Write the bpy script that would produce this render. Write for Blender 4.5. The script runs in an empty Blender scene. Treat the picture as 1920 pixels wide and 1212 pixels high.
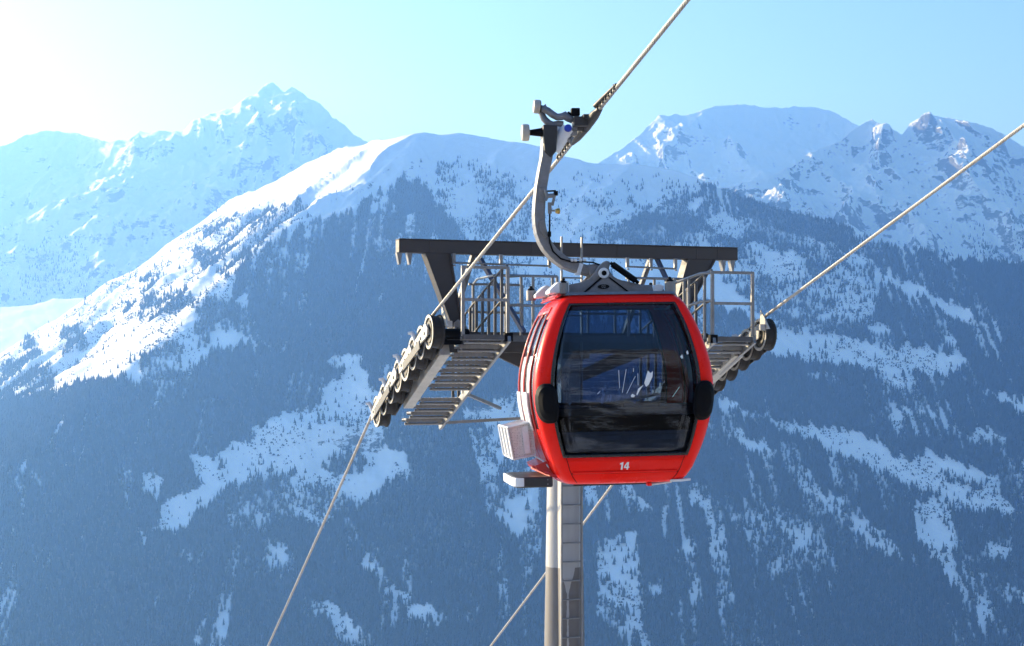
import bpy, bmesh, math, random
import numpy as np
from mathutils import Vector, Matrix

random.seed(11)
RNG = np.random.default_rng(23)
S = bpy.context.scene
COL = S.collection
R = math.radians

# ------------------------------------------------------------------ camera, sky, sun, exposure
cam_d = bpy.data.cameras.new("camera")
cam = bpy.data.objects.new("camera", cam_d); COL.objects.link(cam)
cam.location = (0, 0, 0); cam.rotation_euler = (R(90), 0, 0)
cam_d.sensor_width = 36.0
cam_d.lens = 60.0                       # 3200 / 1920 of the sensor width
cam_d.shift_y = 100.0 / 1920.0
cam_d.clip_start = 0.5; cam_d.clip_end = 60000
S.camera = cam

SUN_AZ, SUN_EL = -55.0, 14.0            # degrees left of the view axis, above the horizon
sun_dir = Vector((math.sin(R(SUN_AZ)) * math.cos(R(SUN_EL)), math.cos(R(SUN_AZ)) * math.cos(R(SUN_EL)), math.sin(R(SUN_EL))))
world = bpy.data.worlds.new("World"); S.world = world; world.use_nodes = True
wn = world.node_tree; wn.nodes.clear()
wo = wn.nodes.new("ShaderNodeOutputWorld"); wb = wn.nodes.new("ShaderNodeBackground"); ws = wn.nodes.new("ShaderNodeTexSky")
ws.sky_type = 'NISHITA'; ws.sun_disc = False
ws.sun_elevation = R(SUN_EL); ws.sun_rotation = R(SUN_AZ)
ws.altitude = 1600; ws.air_density = 1.1; ws.dust_density = 7.0; ws.ozone_density = 5.0
wb.inputs["Strength"].default_value = 0.142
wn.links.new(ws.outputs[0], wb.inputs[0]); wn.links.new(wb.outputs[0], wo.inputs[0])

sun_d = bpy.data.lights.new("sun", 'SUN'); sun_d.energy = 5.0; sun_d.angle = R(0.5); sun_d.color = (1.0, 0.97, 0.95)
sun = bpy.data.objects.new("sun", sun_d); COL.objects.link(sun)
sun.rotation_euler = sun_dir.to_track_quat('Z', 'Y').to_euler()

S.view_settings.view_transform = 'Standard'; S.view_settings.look = 'None'
S.view_settings.exposure = 1.05; S.view_settings.gamma = 1.0; S.view_settings.use_curve_mapping = False
S.render.engine = 'CYCLES'
S.cycles.use_denoising = True
S.cycles.max_bounces = 10; S.cycles.diffuse_bounces = 3; S.cycles.glossy_bounces = 4
S.cycles.transparent_max_bounces = 14; S.cycles.volume_bounces = 1
S.cycles.sample_clamp_indirect = 6.0

# ------------------------------------------------------------------ helpers
def tag(o, label=None, cat=None, group=None, kind=None):
    if label: o["label"] = label
    if cat: o["category"] = cat
    if group: o["group"] = group
    if kind: o["kind"] = kind
    return o

def empty(name, loc, rot=(0, 0, 0), parent=None):
    o = bpy.data.objects.new(name, None); COL.objects.link(o)
    o.location = loc; o.rotation_euler = rot; o.empty_display_size = 0.3
    if parent: o.parent = parent
    return o

class MB:
    """collects shapes, then builds ONE mesh object"""
    def __init__(s): s.v = []; s.f = []; s.m = []; s.sm = []
    def add(s, vs, fs, mi=0, smooth=False):
        n = len(s.v); s.v += [tuple(p) for p in vs]
        for f in fs: s.f.append(tuple(i + n for i in f)); s.m.append(mi); s.sm.append(smooth)
    def box(s, c, d, mi=0, rot=None):
        x, y, z = d[0] / 2, d[1] / 2, d[2] / 2
        vs = [Vector(p) for p in ((-x,-y,-z),(x,-y,-z),(x,y,-z),(-x,y,-z),(-x,-y,z),(x,-y,z),(x,y,z),(-x,y,z))]
        if rot is not None: vs = [rot @ p for p in vs]
        s.add([p + Vector(c) for p in vs], [(0,3,2,1),(4,5,6,7),(0,1,5,4),(1,2,6,5),(2,3,7,6),(3,0,4,7)], mi)
    def beam(s, p, q, w, h, mi=0, up=(0, 0, 1)):
        p, q = Vector(p), Vector(q); d = q - p; L = d.length; d.normalize()
        up = Vector(up)
        if abs(d.dot(up)) > 0.98: up = Vector((0, 1, 0))
        a = d.cross(up).normalized(); b = a.cross(d)
        s.box((p + q) / 2, (w, L, h), mi, Matrix((a, d, b)).transposed())
    def tube(s, pts, r, n=8, mi=0, caps=True, smooth=True):
        pts = [Vector(p) for p in pts]; rs = r if isinstance(r, (list, tuple)) else [r] * len(pts)
        rings = []; ref = None
        for i, p in enumerate(pts):
            t = (pts[min(i + 1, len(pts) - 1)] - pts[max(i - 1, 0)]).normalized()
            if ref is None: ref = t.cross(Vector((0.13, 0.21, 1))).normalized()
            a = (ref - t * ref.dot(t)).normalized(); b = t.cross(a); ref = a
            rings.append([p + (a * math.cos(k * 2 * math.pi / n) + b * math.sin(k * 2 * math.pi / n)) * rs[i] for k in range(n)])
        vs = [p for g in rings for p in g]; fs = []
        for i in range(len(pts) - 1):
            for k in range(n):
                k2 = (k + 1) % n; fs.append((i * n + k, i * n + k2, (i + 1) * n + k2, (i + 1) * n + k))
        s.add(vs, fs, mi, smooth)
        if caps:
            s.add(rings[0], [tuple(range(n - 1, -1, -1))], mi); s.add(rings[-1], [tuple(range(n))], mi)
    def prism(s, poly, axis, lo, hi, mi=0):
        """polygon of 2-D points extruded along axis ('u': poly is (s,z); 's': poly is (u,z); 'z': poly is (s,u))"""
        def P(a, b, c): return {'u': (a, c, b), 's': (c, a, b), 'z': (a, b, c)}[axis]
        n = len(poly)
        vs = [P(a, b, lo) for a, b in poly] + [P(a, b, hi) for a, b in poly]
        fs = [tuple(range(n)), tuple(range(2 * n - 1, n - 1, -1))] + [(i, i + n, (i + 1) % n + n, (i + 1) % n) for i in range(n)]
        s.add(vs, fs, mi)
    def lathe(s, prof, c, axis, n=20, mis=None, smooth=False):
        """prof: list of (offset along axis, radius)"""
        ax = Vector(axis).normalized(); a = ax.cross(Vector((0.1, 0.2, 1)) if abs(ax.z) < 0.9 else Vector((1, 0, 0))).normalized(); b = ax.cross(a)
        c = Vector(c); vs = []
        for o, r in prof:
            for k in range(n):
                t = 2 * math.pi * k / n; vs.append(c + ax * o + (a * math.cos(t) + b * math.sin(t)) * r)
        for i in range(len(prof) - 1):
            fs = [(i * n + k, i * n + (k + 1) % n, (i + 1) * n + (k + 1) % n, (i + 1) * n + k) for k in range(n)]
            s.add([vs[j] for j in range(i * n, (i + 2) * n)], [tuple(j - i * n for j in f) for f in fs], mis[i] if mis else 0, smooth)
    def build(s, name, mats, parent=None, bevel=0, loc=(0, 0, 0), seg=2):
        me = bpy.data.meshes.new(name); me.from_pydata(s.v, [], s.f)
        if not isinstance(mats, (list, tuple)): mats = [mats]
        for m in mats: me.materials.append(m)
        me.polygons.foreach_set("material_index", s.m); me.polygons.foreach_set("use_smooth", s.sm)
        bm = bmesh.new(); bm.from_mesh(me); bmesh.ops.recalc_face_normals(bm, faces=bm.faces); bm.to_mesh(me); bm.free()
        me.update()
        o = bpy.data.objects.new(name, me); COL.objects.link(o); o.location = loc
        if parent: o.parent = parent
        if bevel:
            b = o.modifiers.new("bevel", 'BEVEL'); b.width = bevel; b.segments = seg; b.limit_method = 'ANGLE'; b.angle_limit = R(35)
            b.harden_normals = False
        return o

def link_copy(src, parent, name=None):
    c = src.copy(); COL.objects.link(c); c.parent = parent
    return c

# ------------------------------------------------------------------ materials
def nodes_of(m):
    m.use_nodes = True; nt = m.node_tree; nt.nodes.clear()
    out = nt.nodes.new("ShaderNodeOutputMaterial"); return nt, out

def mat(name, col, rough=0.5, metal=0.0, var=0.25, scale=6.0, bump=0.0, coat=0.0, spec=0.5, stretch=(1, 1, 1), fine=40.0):
    m = bpy.data.materials.new(name); nt, out = nodes_of(m); N = nt.nodes.new; L = nt.links.new
    b = N("ShaderNodeBsdfPrincipled"); tc = N("ShaderNodeTexCoord"); mp = N("ShaderNodeMapping"); mp.inputs["Scale"].default_value = stretch
    L(tc.outputs["Object"], mp.inputs[0])
    n1 = N("ShaderNodeTexNoise"); n1.inputs["Scale"].default_value = scale; n1.inputs["Detail"].default_value = 6; n1.inputs["Roughness"].default_value = 0.65
    n2 = N("ShaderNodeTexNoise"); n2.inputs["Scale"].default_value = fine; n2.inputs["Detail"].default_value = 4
    L(mp.outputs[0], n1.inputs[0]); L(mp.outputs[0], n2.inputs[0])
    ad = N("ShaderNodeMath"); ad.operation = 'MULTIPLY_ADD'; ad.inputs[1].default_value = 0.35; L(n2.outputs[0], ad.inputs[0]); L(n1.outputs[0], ad.inputs[2])
    mr = N("ShaderNodeMapRange"); mr.inputs[1].default_value = 0.4; mr.inputs[2].default_value = 0.95; mr.inputs[3].default_value = 1 - var; mr.inputs[4].default_value = 1 + var
    L(ad.outputs[0], mr.inputs[0])
    vm = N("ShaderNodeVectorMath"); vm.operation = 'SCALE'; vm.inputs[0].default_value = col; L(mr.outputs[0], vm.inputs["Scale"])
    L(vm.outputs[0], b.inputs["Base Color"])
    rr = N("ShaderNodeMapRange"); rr.inputs[1].default_value = 0.35; rr.inputs[2].default_value = 0.75; rr.inputs[3].default_value = max(0.02, rough - 0.1); rr.inputs[4].default_value = min(1, rough + 0.12)
    L(n1.outputs[0], rr.inputs[0]); L(rr.outputs[0], b.inputs["Roughness"])
    b.inputs["Metallic"].default_value = metal; b.inputs["Specular IOR Level"].default_value = spec; b.inputs["Coat Weight"].default_value = coat; b.inputs["Coat Roughness"].default_value = 0.06
    if bump:
        bp = N("ShaderNodeBump"); bp.inputs["Strength"].default_value = bump; bp.inputs["Distance"].default_value = 0.01
        L(n2.outputs[0], bp.inputs["Height"]); L(bp.outputs[0], b.inputs["Normal"])
    L(b.outputs[0], out.inputs["Surface"])
    return m

M = {}
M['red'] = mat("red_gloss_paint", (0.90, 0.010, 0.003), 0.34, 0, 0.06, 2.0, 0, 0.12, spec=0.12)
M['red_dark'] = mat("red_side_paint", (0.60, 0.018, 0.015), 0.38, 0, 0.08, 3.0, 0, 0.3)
M['black'] = mat("black_rubber", (0.005, 0.005, 0.006), 0.6, 0, 0.3, 8, 0.1, spec=0.08)
M['blackgloss'] = mat("black_glazing_band", (0.008, 0.008, 0.009), 0.3, 0, 0.2, 4)
M['galv'] = mat("galvanised_steel", (0.22, 0.22, 0.222), 0.42, 0.5, 0.3, 5, 0.15, fine=60)
M['galvdark'] = mat("weathered_galvanised_steel", (0.09, 0.09, 0.093), 0.5, 0.35, 0.35, 5, 0.15)
M['dark'] = mat("dark_grey_steel", (0.045, 0.038, 0.036), 0.55, 0.0, 0.22, 3, 0.1, stretch=(1, 1, 3))
M['blue'] = mat("brace_steel_sky_tint", (0.05, 0.075, 0.14), 0.4, 0.2, 0.2, 5)  # steel in shade: the blue sky light is put into its colour
M['cream'] = mat("grimy_cream_steel", (0.40, 0.38, 0.345), 0.55, 0.05, 0.28, 7, 0.15)
M['white'] = mat("white_coated_metal", (0.72, 0.725, 0.73), 0.45, 0, 0.10, 5, 0.05)
M['roller'] = mat("ivory_plastic_roller", (0.46, 0.41, 0.34), 0.5, 0, 0.12, 8)
M['cast'] = mat("cast_aluminium", (0.21, 0.208, 0.215), 0.48, 0.35, 0.3, 7, 0.25, fine=70)
M['castdark'] = mat("dark_cast_iron", (0.035, 0.034, 0.034), 0.5, 0.2, 0.35, 9, 0.2)
M['tread'] = mat("tyre_liner_rubber", (0.014, 0.012, 0.011), 0.75, 0, 0.4, 12, 0.2)
M['rope'] = mat("steel_wire_rope", (0.40, 0.39, 0.375), 0.45, 0.25, 0.2, 9, 0.1)
M['seat'] = mat("dark_blue_grey_upholstery", (0.045, 0.06, 0.08), 0.7, 0, 0.2, 8)
M['inner'] = mat("grey_cabin_lining", (0.10, 0.10, 0.11), 0.7, 0, 0.15, 5)
M['brass'] = mat("brass_knob", (0.55, 0.36, 0.10), 0.35, 0.8, 0.2, 12)
M['bluecap'] = mat("blue_plastic_cap", (0.012, 0.05, 0.42), 0.4, 0, 0.1, 8)
M['num'] = mat("white_number_film", (0.82, 0.82, 0.80), 0.5, 0, 0.03, 8)

def glass(name, tint, ior=1.55, rough=0.02):
    m = bpy.data.materials.new(name); nt, out = nodes_of(m); N = nt.nodes.new; L = nt.links.new
    t = N("ShaderNodeBsdfTransparent"); t.inputs[0].default_value = (*tint, 1)
    g = N("ShaderNodeBsdfGlossy"); g.inputs["Roughness"].default_value = rough
    f = N("ShaderNodeFresnel"); f.inputs[0].default_value = ior; mx = N("ShaderNodeMixShader")
    tc = N("ShaderNodeTexCoord"); n = N("ShaderNodeTexNoise"); n.inputs["Scale"].default_value = 1.1; n.inputs["Detail"].default_value = 2
    bp = N("ShaderNodeBump"); bp.inputs["Strength"].default_value = 0.02; bp.inputs["Distance"].default_value = 0.05
    L(tc.outputs["Object"], n.inputs[0]); L(n.outputs[0], bp.inputs["Height"]); L(bp.outputs[0], g.inputs["Normal"])
    L(f.outputs[0], mx.inputs[0]); L(t.outputs[0], mx.inputs[1]); L(g.outputs[0], mx.inputs[2]); L(mx.outputs[0], out.inputs[0])
    return m
M['glass'] = glass("tinted_window_glass", (0.52, 0.60, 0.70), 1.45)
M['sideglass'] = glass("tinted_side_glass", (0.22, 0.28, 0.34), 2.0)

# ------------------------------------------------------------------ value noise (numpy)
def _hash(i, j, seed):
    h = (i.astype(np.int64) * 374761393 + j.astype(np.int64) * 668265263 + seed * 974711) & 0x7fffffff
    h = ((h ^ (h >> 13)) * 1274126177) & 0x7fffffff
    return ((h ^ (h >> 16)) & 0xffff) / 65535.0
def vnoise(x, y, seed=0):
    xi = np.floor(x); yi = np.floor(y); fx = x - xi; fy = y - yi
    ux = fx * fx * fx * (fx * (fx * 6 - 15) + 10); uy = fy * fy * fy * (fy * (fy * 6 - 15) + 10)
    a = _hash(xi, yi, seed); b = _hash(xi + 1, yi, seed); c = _hash(xi, yi + 1, seed); d = _hash(xi + 1, yi + 1, seed)
    return (a * (1 - ux) + b * ux) * (1 - uy) + (c * (1 - ux) + d * ux) * uy
def fbm(x, y, o=5, seed=0, gain=0.5):
    s = 0; a = 1.0; t = 0
    for k in range(o):
        c, sn = math.cos(0.6 * k), math.sin(0.6 * k)
        s = s + a * (vnoise((x * c - y * sn) * 2 ** k + 17.3 * k, (x * sn + y * c) * 2 ** k + 9.1 * k, seed + k) * 2 - 1); t += a; a *= gain
    return s / t
def ridged(x, y, o=5, seed=0, gain=0.56):
    s = 0; a = 1.0; t = 0; w = 1.0
    for k in range(o):
        c, sn = math.cos(0.7 * k), math.sin(0.7 * k)
        n = 1 - np.abs(vnoise((x * c - y * sn) * 2 ** k + 7.7 * k, (x * sn + y * c) * 2 ** k + 3.3 * k, seed + k) * 2 - 1)
        n = n * n * w; w = np.clip(n * 1.6, 0, 1); s = s + a * n; t += a; a *= gain
    return s / t

# ------------------------------------------------------------------ snow and rock
def snow_mat(name, rock_lo, rock_hi, slope_lo, slope_hi, scale, rockcol=(0.13, 0.135, 0.145), relief=3.0):
    m = bpy.data.materials.new(name); nt, out = nodes_of(m); N = nt.nodes.new; L = nt.links.new
    b = N("ShaderNodeBsdfPrincipled"); ge = N("ShaderNodeNewGeometry"); b.inputs["Specular IOR Level"].default_value = 0.2
    mp = N("ShaderNodeMapping"); mp.inputs["Scale"].default_value = (scale, scale, scale * 2.0); L(ge.outputs["Position"], mp.inputs[0])
    n = N("ShaderNodeTexNoise"); n.inputs["Scale"].default_value = 1; n.inputs["Detail"].default_value = 9; n.inputs["Roughness"].default_value = 0.78; L(mp.outputs[0], n.inputs[0])
    big = N("ShaderNodeTexNoise"); big.inputs["Scale"].default_value = 0.16; big.inputs["Detail"].default_value = 3; L(mp.outputs[0], big.inputs[0])
    sx = N("ShaderNodeSeparateXYZ"); L(ge.outputs["Normal"], sx.inputs[0])
    sl = N("ShaderNodeMapRange"); sl.inputs[1].default_value = slope_hi; sl.inputs[2].default_value = slope_lo; sl.inputs[3].default_value = 0; sl.inputs[4].default_value = 0.34; L(sx.outputs[2], sl.inputs[0])
    a1 = N("ShaderNodeMath"); a1.operation = 'ADD'; L(n.outputs[0], a1.inputs[0]); L(sl.outputs[0], a1.inputs[1])
    a2 = N("ShaderNodeMath"); a2.operation = 'MULTIPLY_ADD'; a2.inputs[1].default_value = 0.5; L(big.outputs[0], a2.inputs[0]); L(a1.outputs[0], a2.inputs[2])
    rk = N("ShaderNodeMapRange"); rk.interpolation_type = 'SMOOTHSTEP'; rk.inputs[1].default_value = rock_lo; rk.inputs[2].default_value = rock_hi; L(a2.outputs[0], rk.inputs[0])
    mx = N("ShaderNodeMix"); mx.data_type = 'RGBA'; mx.inputs["A"].default_value = (0.86, 0.875, 0.90, 1); mx.inputs["B"].default_value = (*rockcol, 1)
    L(rk.outputs[0], mx.inputs["Factor"])
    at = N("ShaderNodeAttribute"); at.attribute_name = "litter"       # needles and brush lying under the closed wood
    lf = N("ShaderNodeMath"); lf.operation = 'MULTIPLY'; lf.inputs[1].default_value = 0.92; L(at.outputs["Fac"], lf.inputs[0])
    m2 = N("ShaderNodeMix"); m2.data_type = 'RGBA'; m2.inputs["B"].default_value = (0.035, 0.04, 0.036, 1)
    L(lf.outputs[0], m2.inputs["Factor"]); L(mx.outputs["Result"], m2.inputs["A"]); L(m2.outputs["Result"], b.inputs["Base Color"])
    b.inputs["Roughness"].default_value = 0.75
    bp = N("ShaderNodeBump"); bp.inputs["Strength"].default_value = 0.6; bp.inputs["Distance"].default_value = relief; L(n.outputs[0], bp.inputs["Height"]); L(bp.outputs[0], b.inputs["Normal"])
    L(b.outputs[0], out.inputs["Surface"])
    return m
M['snow_far'] = snow_mat("alpine_snow_and_rock", 0.97, 1.08, 0.55, 0.84, 0.024, relief=26)
M['snow_mid'] = snow_mat("snowy_hillside", 1.06, 1.16, 0.62, 0.86, 0.03, rockcol=(0.10, 0.10, 0.095), relief=3)
M['snow_near'] = snow_mat("thawing_snow_and_grass", 0.70, 0.80, 0.3, 0.5, 0.22, rockcol=(0.075, 0.068, 0.06), relief=0.2)

# ------------------------------------------------------------------ mountains
# Ridge tables in image pixels, turned into bearing h and elevation v of each ridge in 1/3200 (tangents) from the viewpoint;
# the ground's distance follows from the slope planes, so every range is a real surface at its own range.
def plane_range(planes, a, e, soft=60.0):
    """distance at which a sight line (bearing a, elevation e) meets min() of slope planes z = A x + B y + c"""
    out = None
    for A, B, c in planes:
        y = -c / np.maximum(B + A * np.clip(a, -0.43, 0.43) - e, 0.02)
        out = y if out is None else 0.5 * (out + y + np.sqrt((out - y) ** 2 + soft * soft)) - 0.0
    return out

def range_grid(crest, planes, h0, h1, nh, v_bottom, nv, relief, soft=60.0, gamma=1.0, crest_jag=(0, 1)):
    h = np.linspace(h0, h1, nh)
    if h0 <= -1400: h = np.concatenate([np.linspace(-2700, h0 - 10, 90), h])
    if h1 >= 1400: h = np.concatenate([h, np.linspace(h1 + 10, 2700, 90)])
    cv = np.interp(h, [p[0] for p in crest], [p[1] for p in crest])
    cv = cv + crest_jag[0] * (fbm(h / crest_jag[1], h * 0 + 5.5, 5, 91))
    t = np.linspace(0, 1, nv) ** gamma
    V = cv[:, None] + (v_bottom - cv)[:, None] * t[None, :]
    A = np.repeat((h / 3200.0)[:, None], nv, 1); E = V / 3200.0
    Y = plane_range(planes, A, E, soft); X = A * Y; Z = E * Y
    D = np.minimum(1.0, np.linspace(0, 1, nv) * 14)[None, :]
    Z = Z + relief(X, Y) * (0.25 + 0.75 * D)
    # far side of the ridge, falling away behind the crest
    back = np.array([[1500.0, -900], [700, -330], [300, -100], [120, -26], [45, -6]])
    yc, zc = Y[:, :1], Z[:, :1]
    Yb = yc + back[None, :, 0]; Zb = zc + back[None, :, 1]; Xb = A[:, :1] * Yb
    return np.concatenate([Xb, X], 1), np.concatenate([Yb, Y], 1), np.concatenate([Zb, Z], 1), 5

def grid_mesh(name, X, Y, Z, m, label=None):
    nh, nv = X.shape
    co = np.stack([X, Y, Z], -1).reshape(-1, 3).astype(np.float32)
    idx = np.arange(nh * nv).reshape(nh, nv)
    q = np.stack([idx[:-1, :-1], idx[:-1, 1:], idx[1:, 1:], idx[1:, :-1]], -1).reshape(-1, 4).astype(np.int32)
    me = bpy.data.meshes.new(name); me.vertices.add(len(co)); me.vertices.foreach_set("co", co.ravel())
    me.loops.add(q.size); me.loops.foreach_set("vertex_index", q.ravel())
    me.polygons.add(len(q)); me.polygons.foreach_set("loop_start", np.arange(0, q.size, 4, dtype=np.int32)); me.polygons.foreach_set("loop_total", np.full(len(q), 4, np.int32))
    me.polygons.foreach_set("use_smooth", np.ones(len(q), bool))
    me.update(calc_edges=True); me.validate()
    if me.polygons[len(q) // 2].normal.z < 0: me.flip_normals()
    me.materials.append(m)
    o = bpy.data.objects.new(name, me); COL.objects.link(o); o["kind"] = "structure"
    return o

def P2(pts): return [(x - 960, 706 - y) for x, y in pts]   # image pixel coordinates -> (bearing, elevation)

CREST_FAR_LEFT = P2([(-1800,420),(-1300,350),(-900,390),(-420,330),(-300,300),(-150,262),(-60,290),(0,270),(10,265),(45,250),(95,238),(140,240),(165,252),(195,257),(205,262),(245,258),(262,243),(280,250),(310,251),(340,252),(365,232),(400,213),(440,205),(455,193),(478,180),(490,166),(500,158),(513,155),(524,164),(533,173),(540,164),(547,158),(556,164),(572,177),(610,205),(640,228),(665,248),(690,262),(760,300),(900,360),(1050,420)])
CREST_FAR_RIGHT = P2([(900,420),(1060,345),(1100,318),(1125,300),(1160,282),(1190,262),(1215,235),(1240,222),(1262,212),(1310,207),(1360,193),(1400,192),(1440,197),(1470,197),(1520,192),(1560,202),(1585,215),(1610,236),(1700,290),(1850,330),(2300,360),(2700,300),(3700,380)])
CREST_MID_RIGHT = P2([(1330,350),(1400,335),(1450,322),(1480,308),(1520,283),(1550,268),(1575,258),(1600,238),(1620,229),(1635,223),(1650,236),(1672,243),(1692,251),(1705,240),(1722,234),(1735,222),(1747,217),(1765,221),(1790,224),(1830,235),(1880,252),(1920,266),(1990,300),(2060,290),(2160,320),(2300,380),(2600,330),(3700,430)])
CREST_SPUR = P2([(-1800,640),(-420,620),(-200,590),(-60,580),(0,576),(60,573),(85,567),(100,561),(130,561),(160,560),(220,566),(330,590),(480,640)])
CREST_MAIN = P2([(-1800,1050),(-900,980),(-420,880),(-300,800),(-120,720),(0,664),(50,632),(105,598),(150,566),(200,528),(262,500),(300,470),(340,442),(390,405),(430,372),(470,358),(530,330),(580,302),(620,281),(690,265),(720,260),(760,256),(800,254),(850,251),(900,252),(950,260),(1000,272),(1050,290),(1100,301),(1130,304),(1200,305),(1260,312),(1310,330),(1340,345),(1400,366),(1450,384),(1500,394),(1560,411),(1610,432),(1660,455),(1700,464),(1760,480),(1820,488),(1920,492),(2100,500),(2300,520),(3700,560)])

PL_FAR_LEFT = [(0.06, 0.50, -3700.0)]
PL_FAR_RIGHT = [(-0.10, 0.54, -3900.0)]
PL_MID_RIGHT = [(-0.06, 0.56, -3250.0)]
PL_SPUR = [(0.12, 0.26, -1500.0)]
PL_MAIN = [(-0.05, 0.62, -2760.0), (0.60, 0.30, -690.0)]

def relief_far(x, y):
    w = 260 * fbm(x / 1500, y / 1500, 3, 41)
    return 250 * (ridged((x + w) / 760, (y + w) / 1500, 7, 31) - 0.45) + 60 * fbm(x / 150, y / 220, 4, 35) + 26 * ridged(x / 90, y / 150, 3, 37)
def relief_right(x, y):
    w = 200 * fbm(x / 1200, y / 1200, 3, 55)
    return 210 * (ridged((x + w) / 620, (y + w) / 1200, 7, 51) - 0.45) + 34 * fbm(x / 140, y / 200, 4, 58) + 20 * ridged(x / 80, y / 130, 3, 57)
def relief_main(x, y):
    w = 90 * fbm(x / 500, y / 500, 3, 61)
    bench = 26 * np.exp(-((x + 374) / 210) ** 2 - ((y - 4200 - 0.12 * (x + 374)) / 46) ** 2) + 26 * np.exp(-((x + 90) / 190) ** 2 - ((y - 4330 - 0.25 * (x + 74)) / 50) ** 2)
    drift = np.clip((y - 4700) / 500, 0, 1) * 72 * (ridged((x - 0.55 * y + w) / 200, (y + 0.5 * x) / 650, 5, 69) - 0.4)       # wind drifts on the round summit
    return bench + drift + 46 * (ridged((x + w) / 520, (y + w) / 1100, 4, 62) - 0.4) + 11 * fbm(x / 110, y / 150, 4, 66) + 2.6 * fbm(x / 22, y / 26, 3, 68)
def relief_spur(x, y): return 16 * fbm(x / 260, y / 300, 4, 71) + 3 * fbm(x / 40, y / 40, 3, 73)

def relief_rocky(x, y):
    w = 160 * fbm(x / 900, y / 900, 3, 56)
    return 290 * (ridged((x + w) / 520, (y + w) / 1100, 7, 53) - 0.45) + 40 * fbm(x / 120, y / 180, 4, 59) + 24 * ridged(x / 70, y / 110, 3, 60)
G = {}
G['far_left'] = range_grid(CREST_FAR_LEFT, PL_FAR_LEFT, -1400, 60, 760, -120, 320, relief_far, crest_jag=(6, 22))
G['far_right'] = range_grid(CREST_FAR_RIGHT, PL_FAR_RIGHT, -40, 1400, 700, 120, 220, relief_right, crest_jag=(6, 22))
G['mid_right'] = range_grid(CREST_MID_RIGHT, PL_MID_RIGHT, 380, 1400, 560, 90, 280, relief_rocky, crest_jag=(5, 18))
G['spur'] = range_grid(CREST_SPUR, PL_SPUR, -1400, -480, 260, -110, 70, relief_spur, crest_jag=(3, 30))
G['main'] = range_grid(CREST_MAIN, PL_MAIN, -1400, 1400, 940, -640, 400, relief_main, soft=70, crest_jag=(2, 20))

hills = {}
hills['far_left'] = grid_mesh("far_mountain", *G['far_left'][:3], M['snow_far'])
hills['far_right'] = grid_mesh("far_massif", *G['far_right'][:3], M['snow_far'])
hills['mid_right'] = grid_mesh("rocky_mountain", *G['mid_right'][:3], M['snow_far'])
hills['spur'] = grid_mesh("snow_spur", *G['spur'][:3], M['snow_mid'])
hills['main'] = grid_mesh("forested_mountain", *G['main'][:3], M['snow_mid'])

# near slope: from the hillside behind the viewpoint, under the lift, down to the valley and up to the foot of the mountain
def near_height(x, y):
    down = np.where(y < 60, -2.2 - 0.36 * y, -23.8 - 0.36 * (y - 60))
    foot = -790.0 + 0.0 * y
    z = np.maximum(down, foot) + 0.0
    amp = np.clip((np.abs(y) + np.abs(x)) / 60.0, 0.15, 8)
    return z + amp * 1.2 * fbm(x / 45, y / 45, 4, 81) - 0.0006 * np.minimum(np.abs(x), 3000) ** 1.2
yy = np.concatenate([np.linspace(-420, -40, 40), np.linspace(-38, 120, 80), np.geomspace(125, 3400, 70)])
xx = np.concatenate([-np.geomspace(5200, 42, 60), np.linspace(-40, 40, 60), np.geomspace(42, 5200, 60)])
NX, NY = np.meshgrid(xx, yy, indexing='ij')
near = grid_mesh("snow_slope", NX, NY, near_height(NX, NY), M['snow_near'])

# ------------------------------------------------------------------ trees
def tree_mesh(name, seed, tiers, sides, width):
    rnd = random.Random(seed); mb = MB()
    mb.tube([(0, 0, -0.06), (0, 0, 0.5), (0, 0, 0.95)], [0.018, 0.012, 0.004], 5, 1, caps=False)
    for t in range(tiers):
        f = t / tiers; zb = 0.07 + 0.86 * f; zt = min(1.0, zb + 0.86 / tiers * 1.75); rr = width * (1 - f) ** 0.85 + 0.012
        base = len(mb.v); vs = [(rnd.uniform(-.01, .01), rnd.uniform(-.01, .01), zt)]
        off = rnd.random() * 6.28
        for k in range(sides):
            a = off + 2 * math.pi * k / sides + rnd.uniform(-.25, .25); q = rr * rnd.uniform(0.55, 1.2)
            vs.append((math.cos(a) * q, math.sin(a) * q, zb - 0.02 * rnd.random() - 0.10 * q / width * width))
        mb.add(vs, [(0, 1 + k, 1 + (k + 1) % sides) for k in range(sides)], 0)
    return mb

def foliage_mat(name, c1, c2):
    m = bpy.data.materials.new(name); nt, out = nodes_of(m); N = nt.nodes.new; L = nt.links.new
    b = N("ShaderNodeBsdfPrincipled"); oi = N("ShaderNodeObjectInfo"); mx = N("ShaderNodeMix"); mx.data_type = 'RGBA'
    mx.inputs["A"].default_value = (*c1, 1); mx.inputs["B"].default_value = (*c2, 1)
    L(oi.outputs["Random"], mx.inputs["Factor"]); L(mx.outputs["Result"], b.inputs["Base Color"])
    b.inputs["Roughness"].default_value = 0.9; b.inputs["Specular IOR Level"].default_value = 0.1
    L(b.outputs[0], out.inputs[0]); return m
M['needles'] = foliage_mat("spruce_needles", (0.020, 0.030, 0.026), (0.042, 0.054, 0.046))
M['bark'] = mat("spruce_bark", (0.07, 0.055, 0.045), 0.9, 0, 0.2, 5)
PROTO = []
for sd, ti, si, wd in ((1, 6, 7, 0.19), (2, 5, 7, 0.15), (3, 7, 6, 0.23)):
    o = tree_mesh("spruce", sd, ti, si, wd).build("spruce", [M['needles'], M['bark']]); COL.objects.unlink(o); PROTO.append(o)

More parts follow.
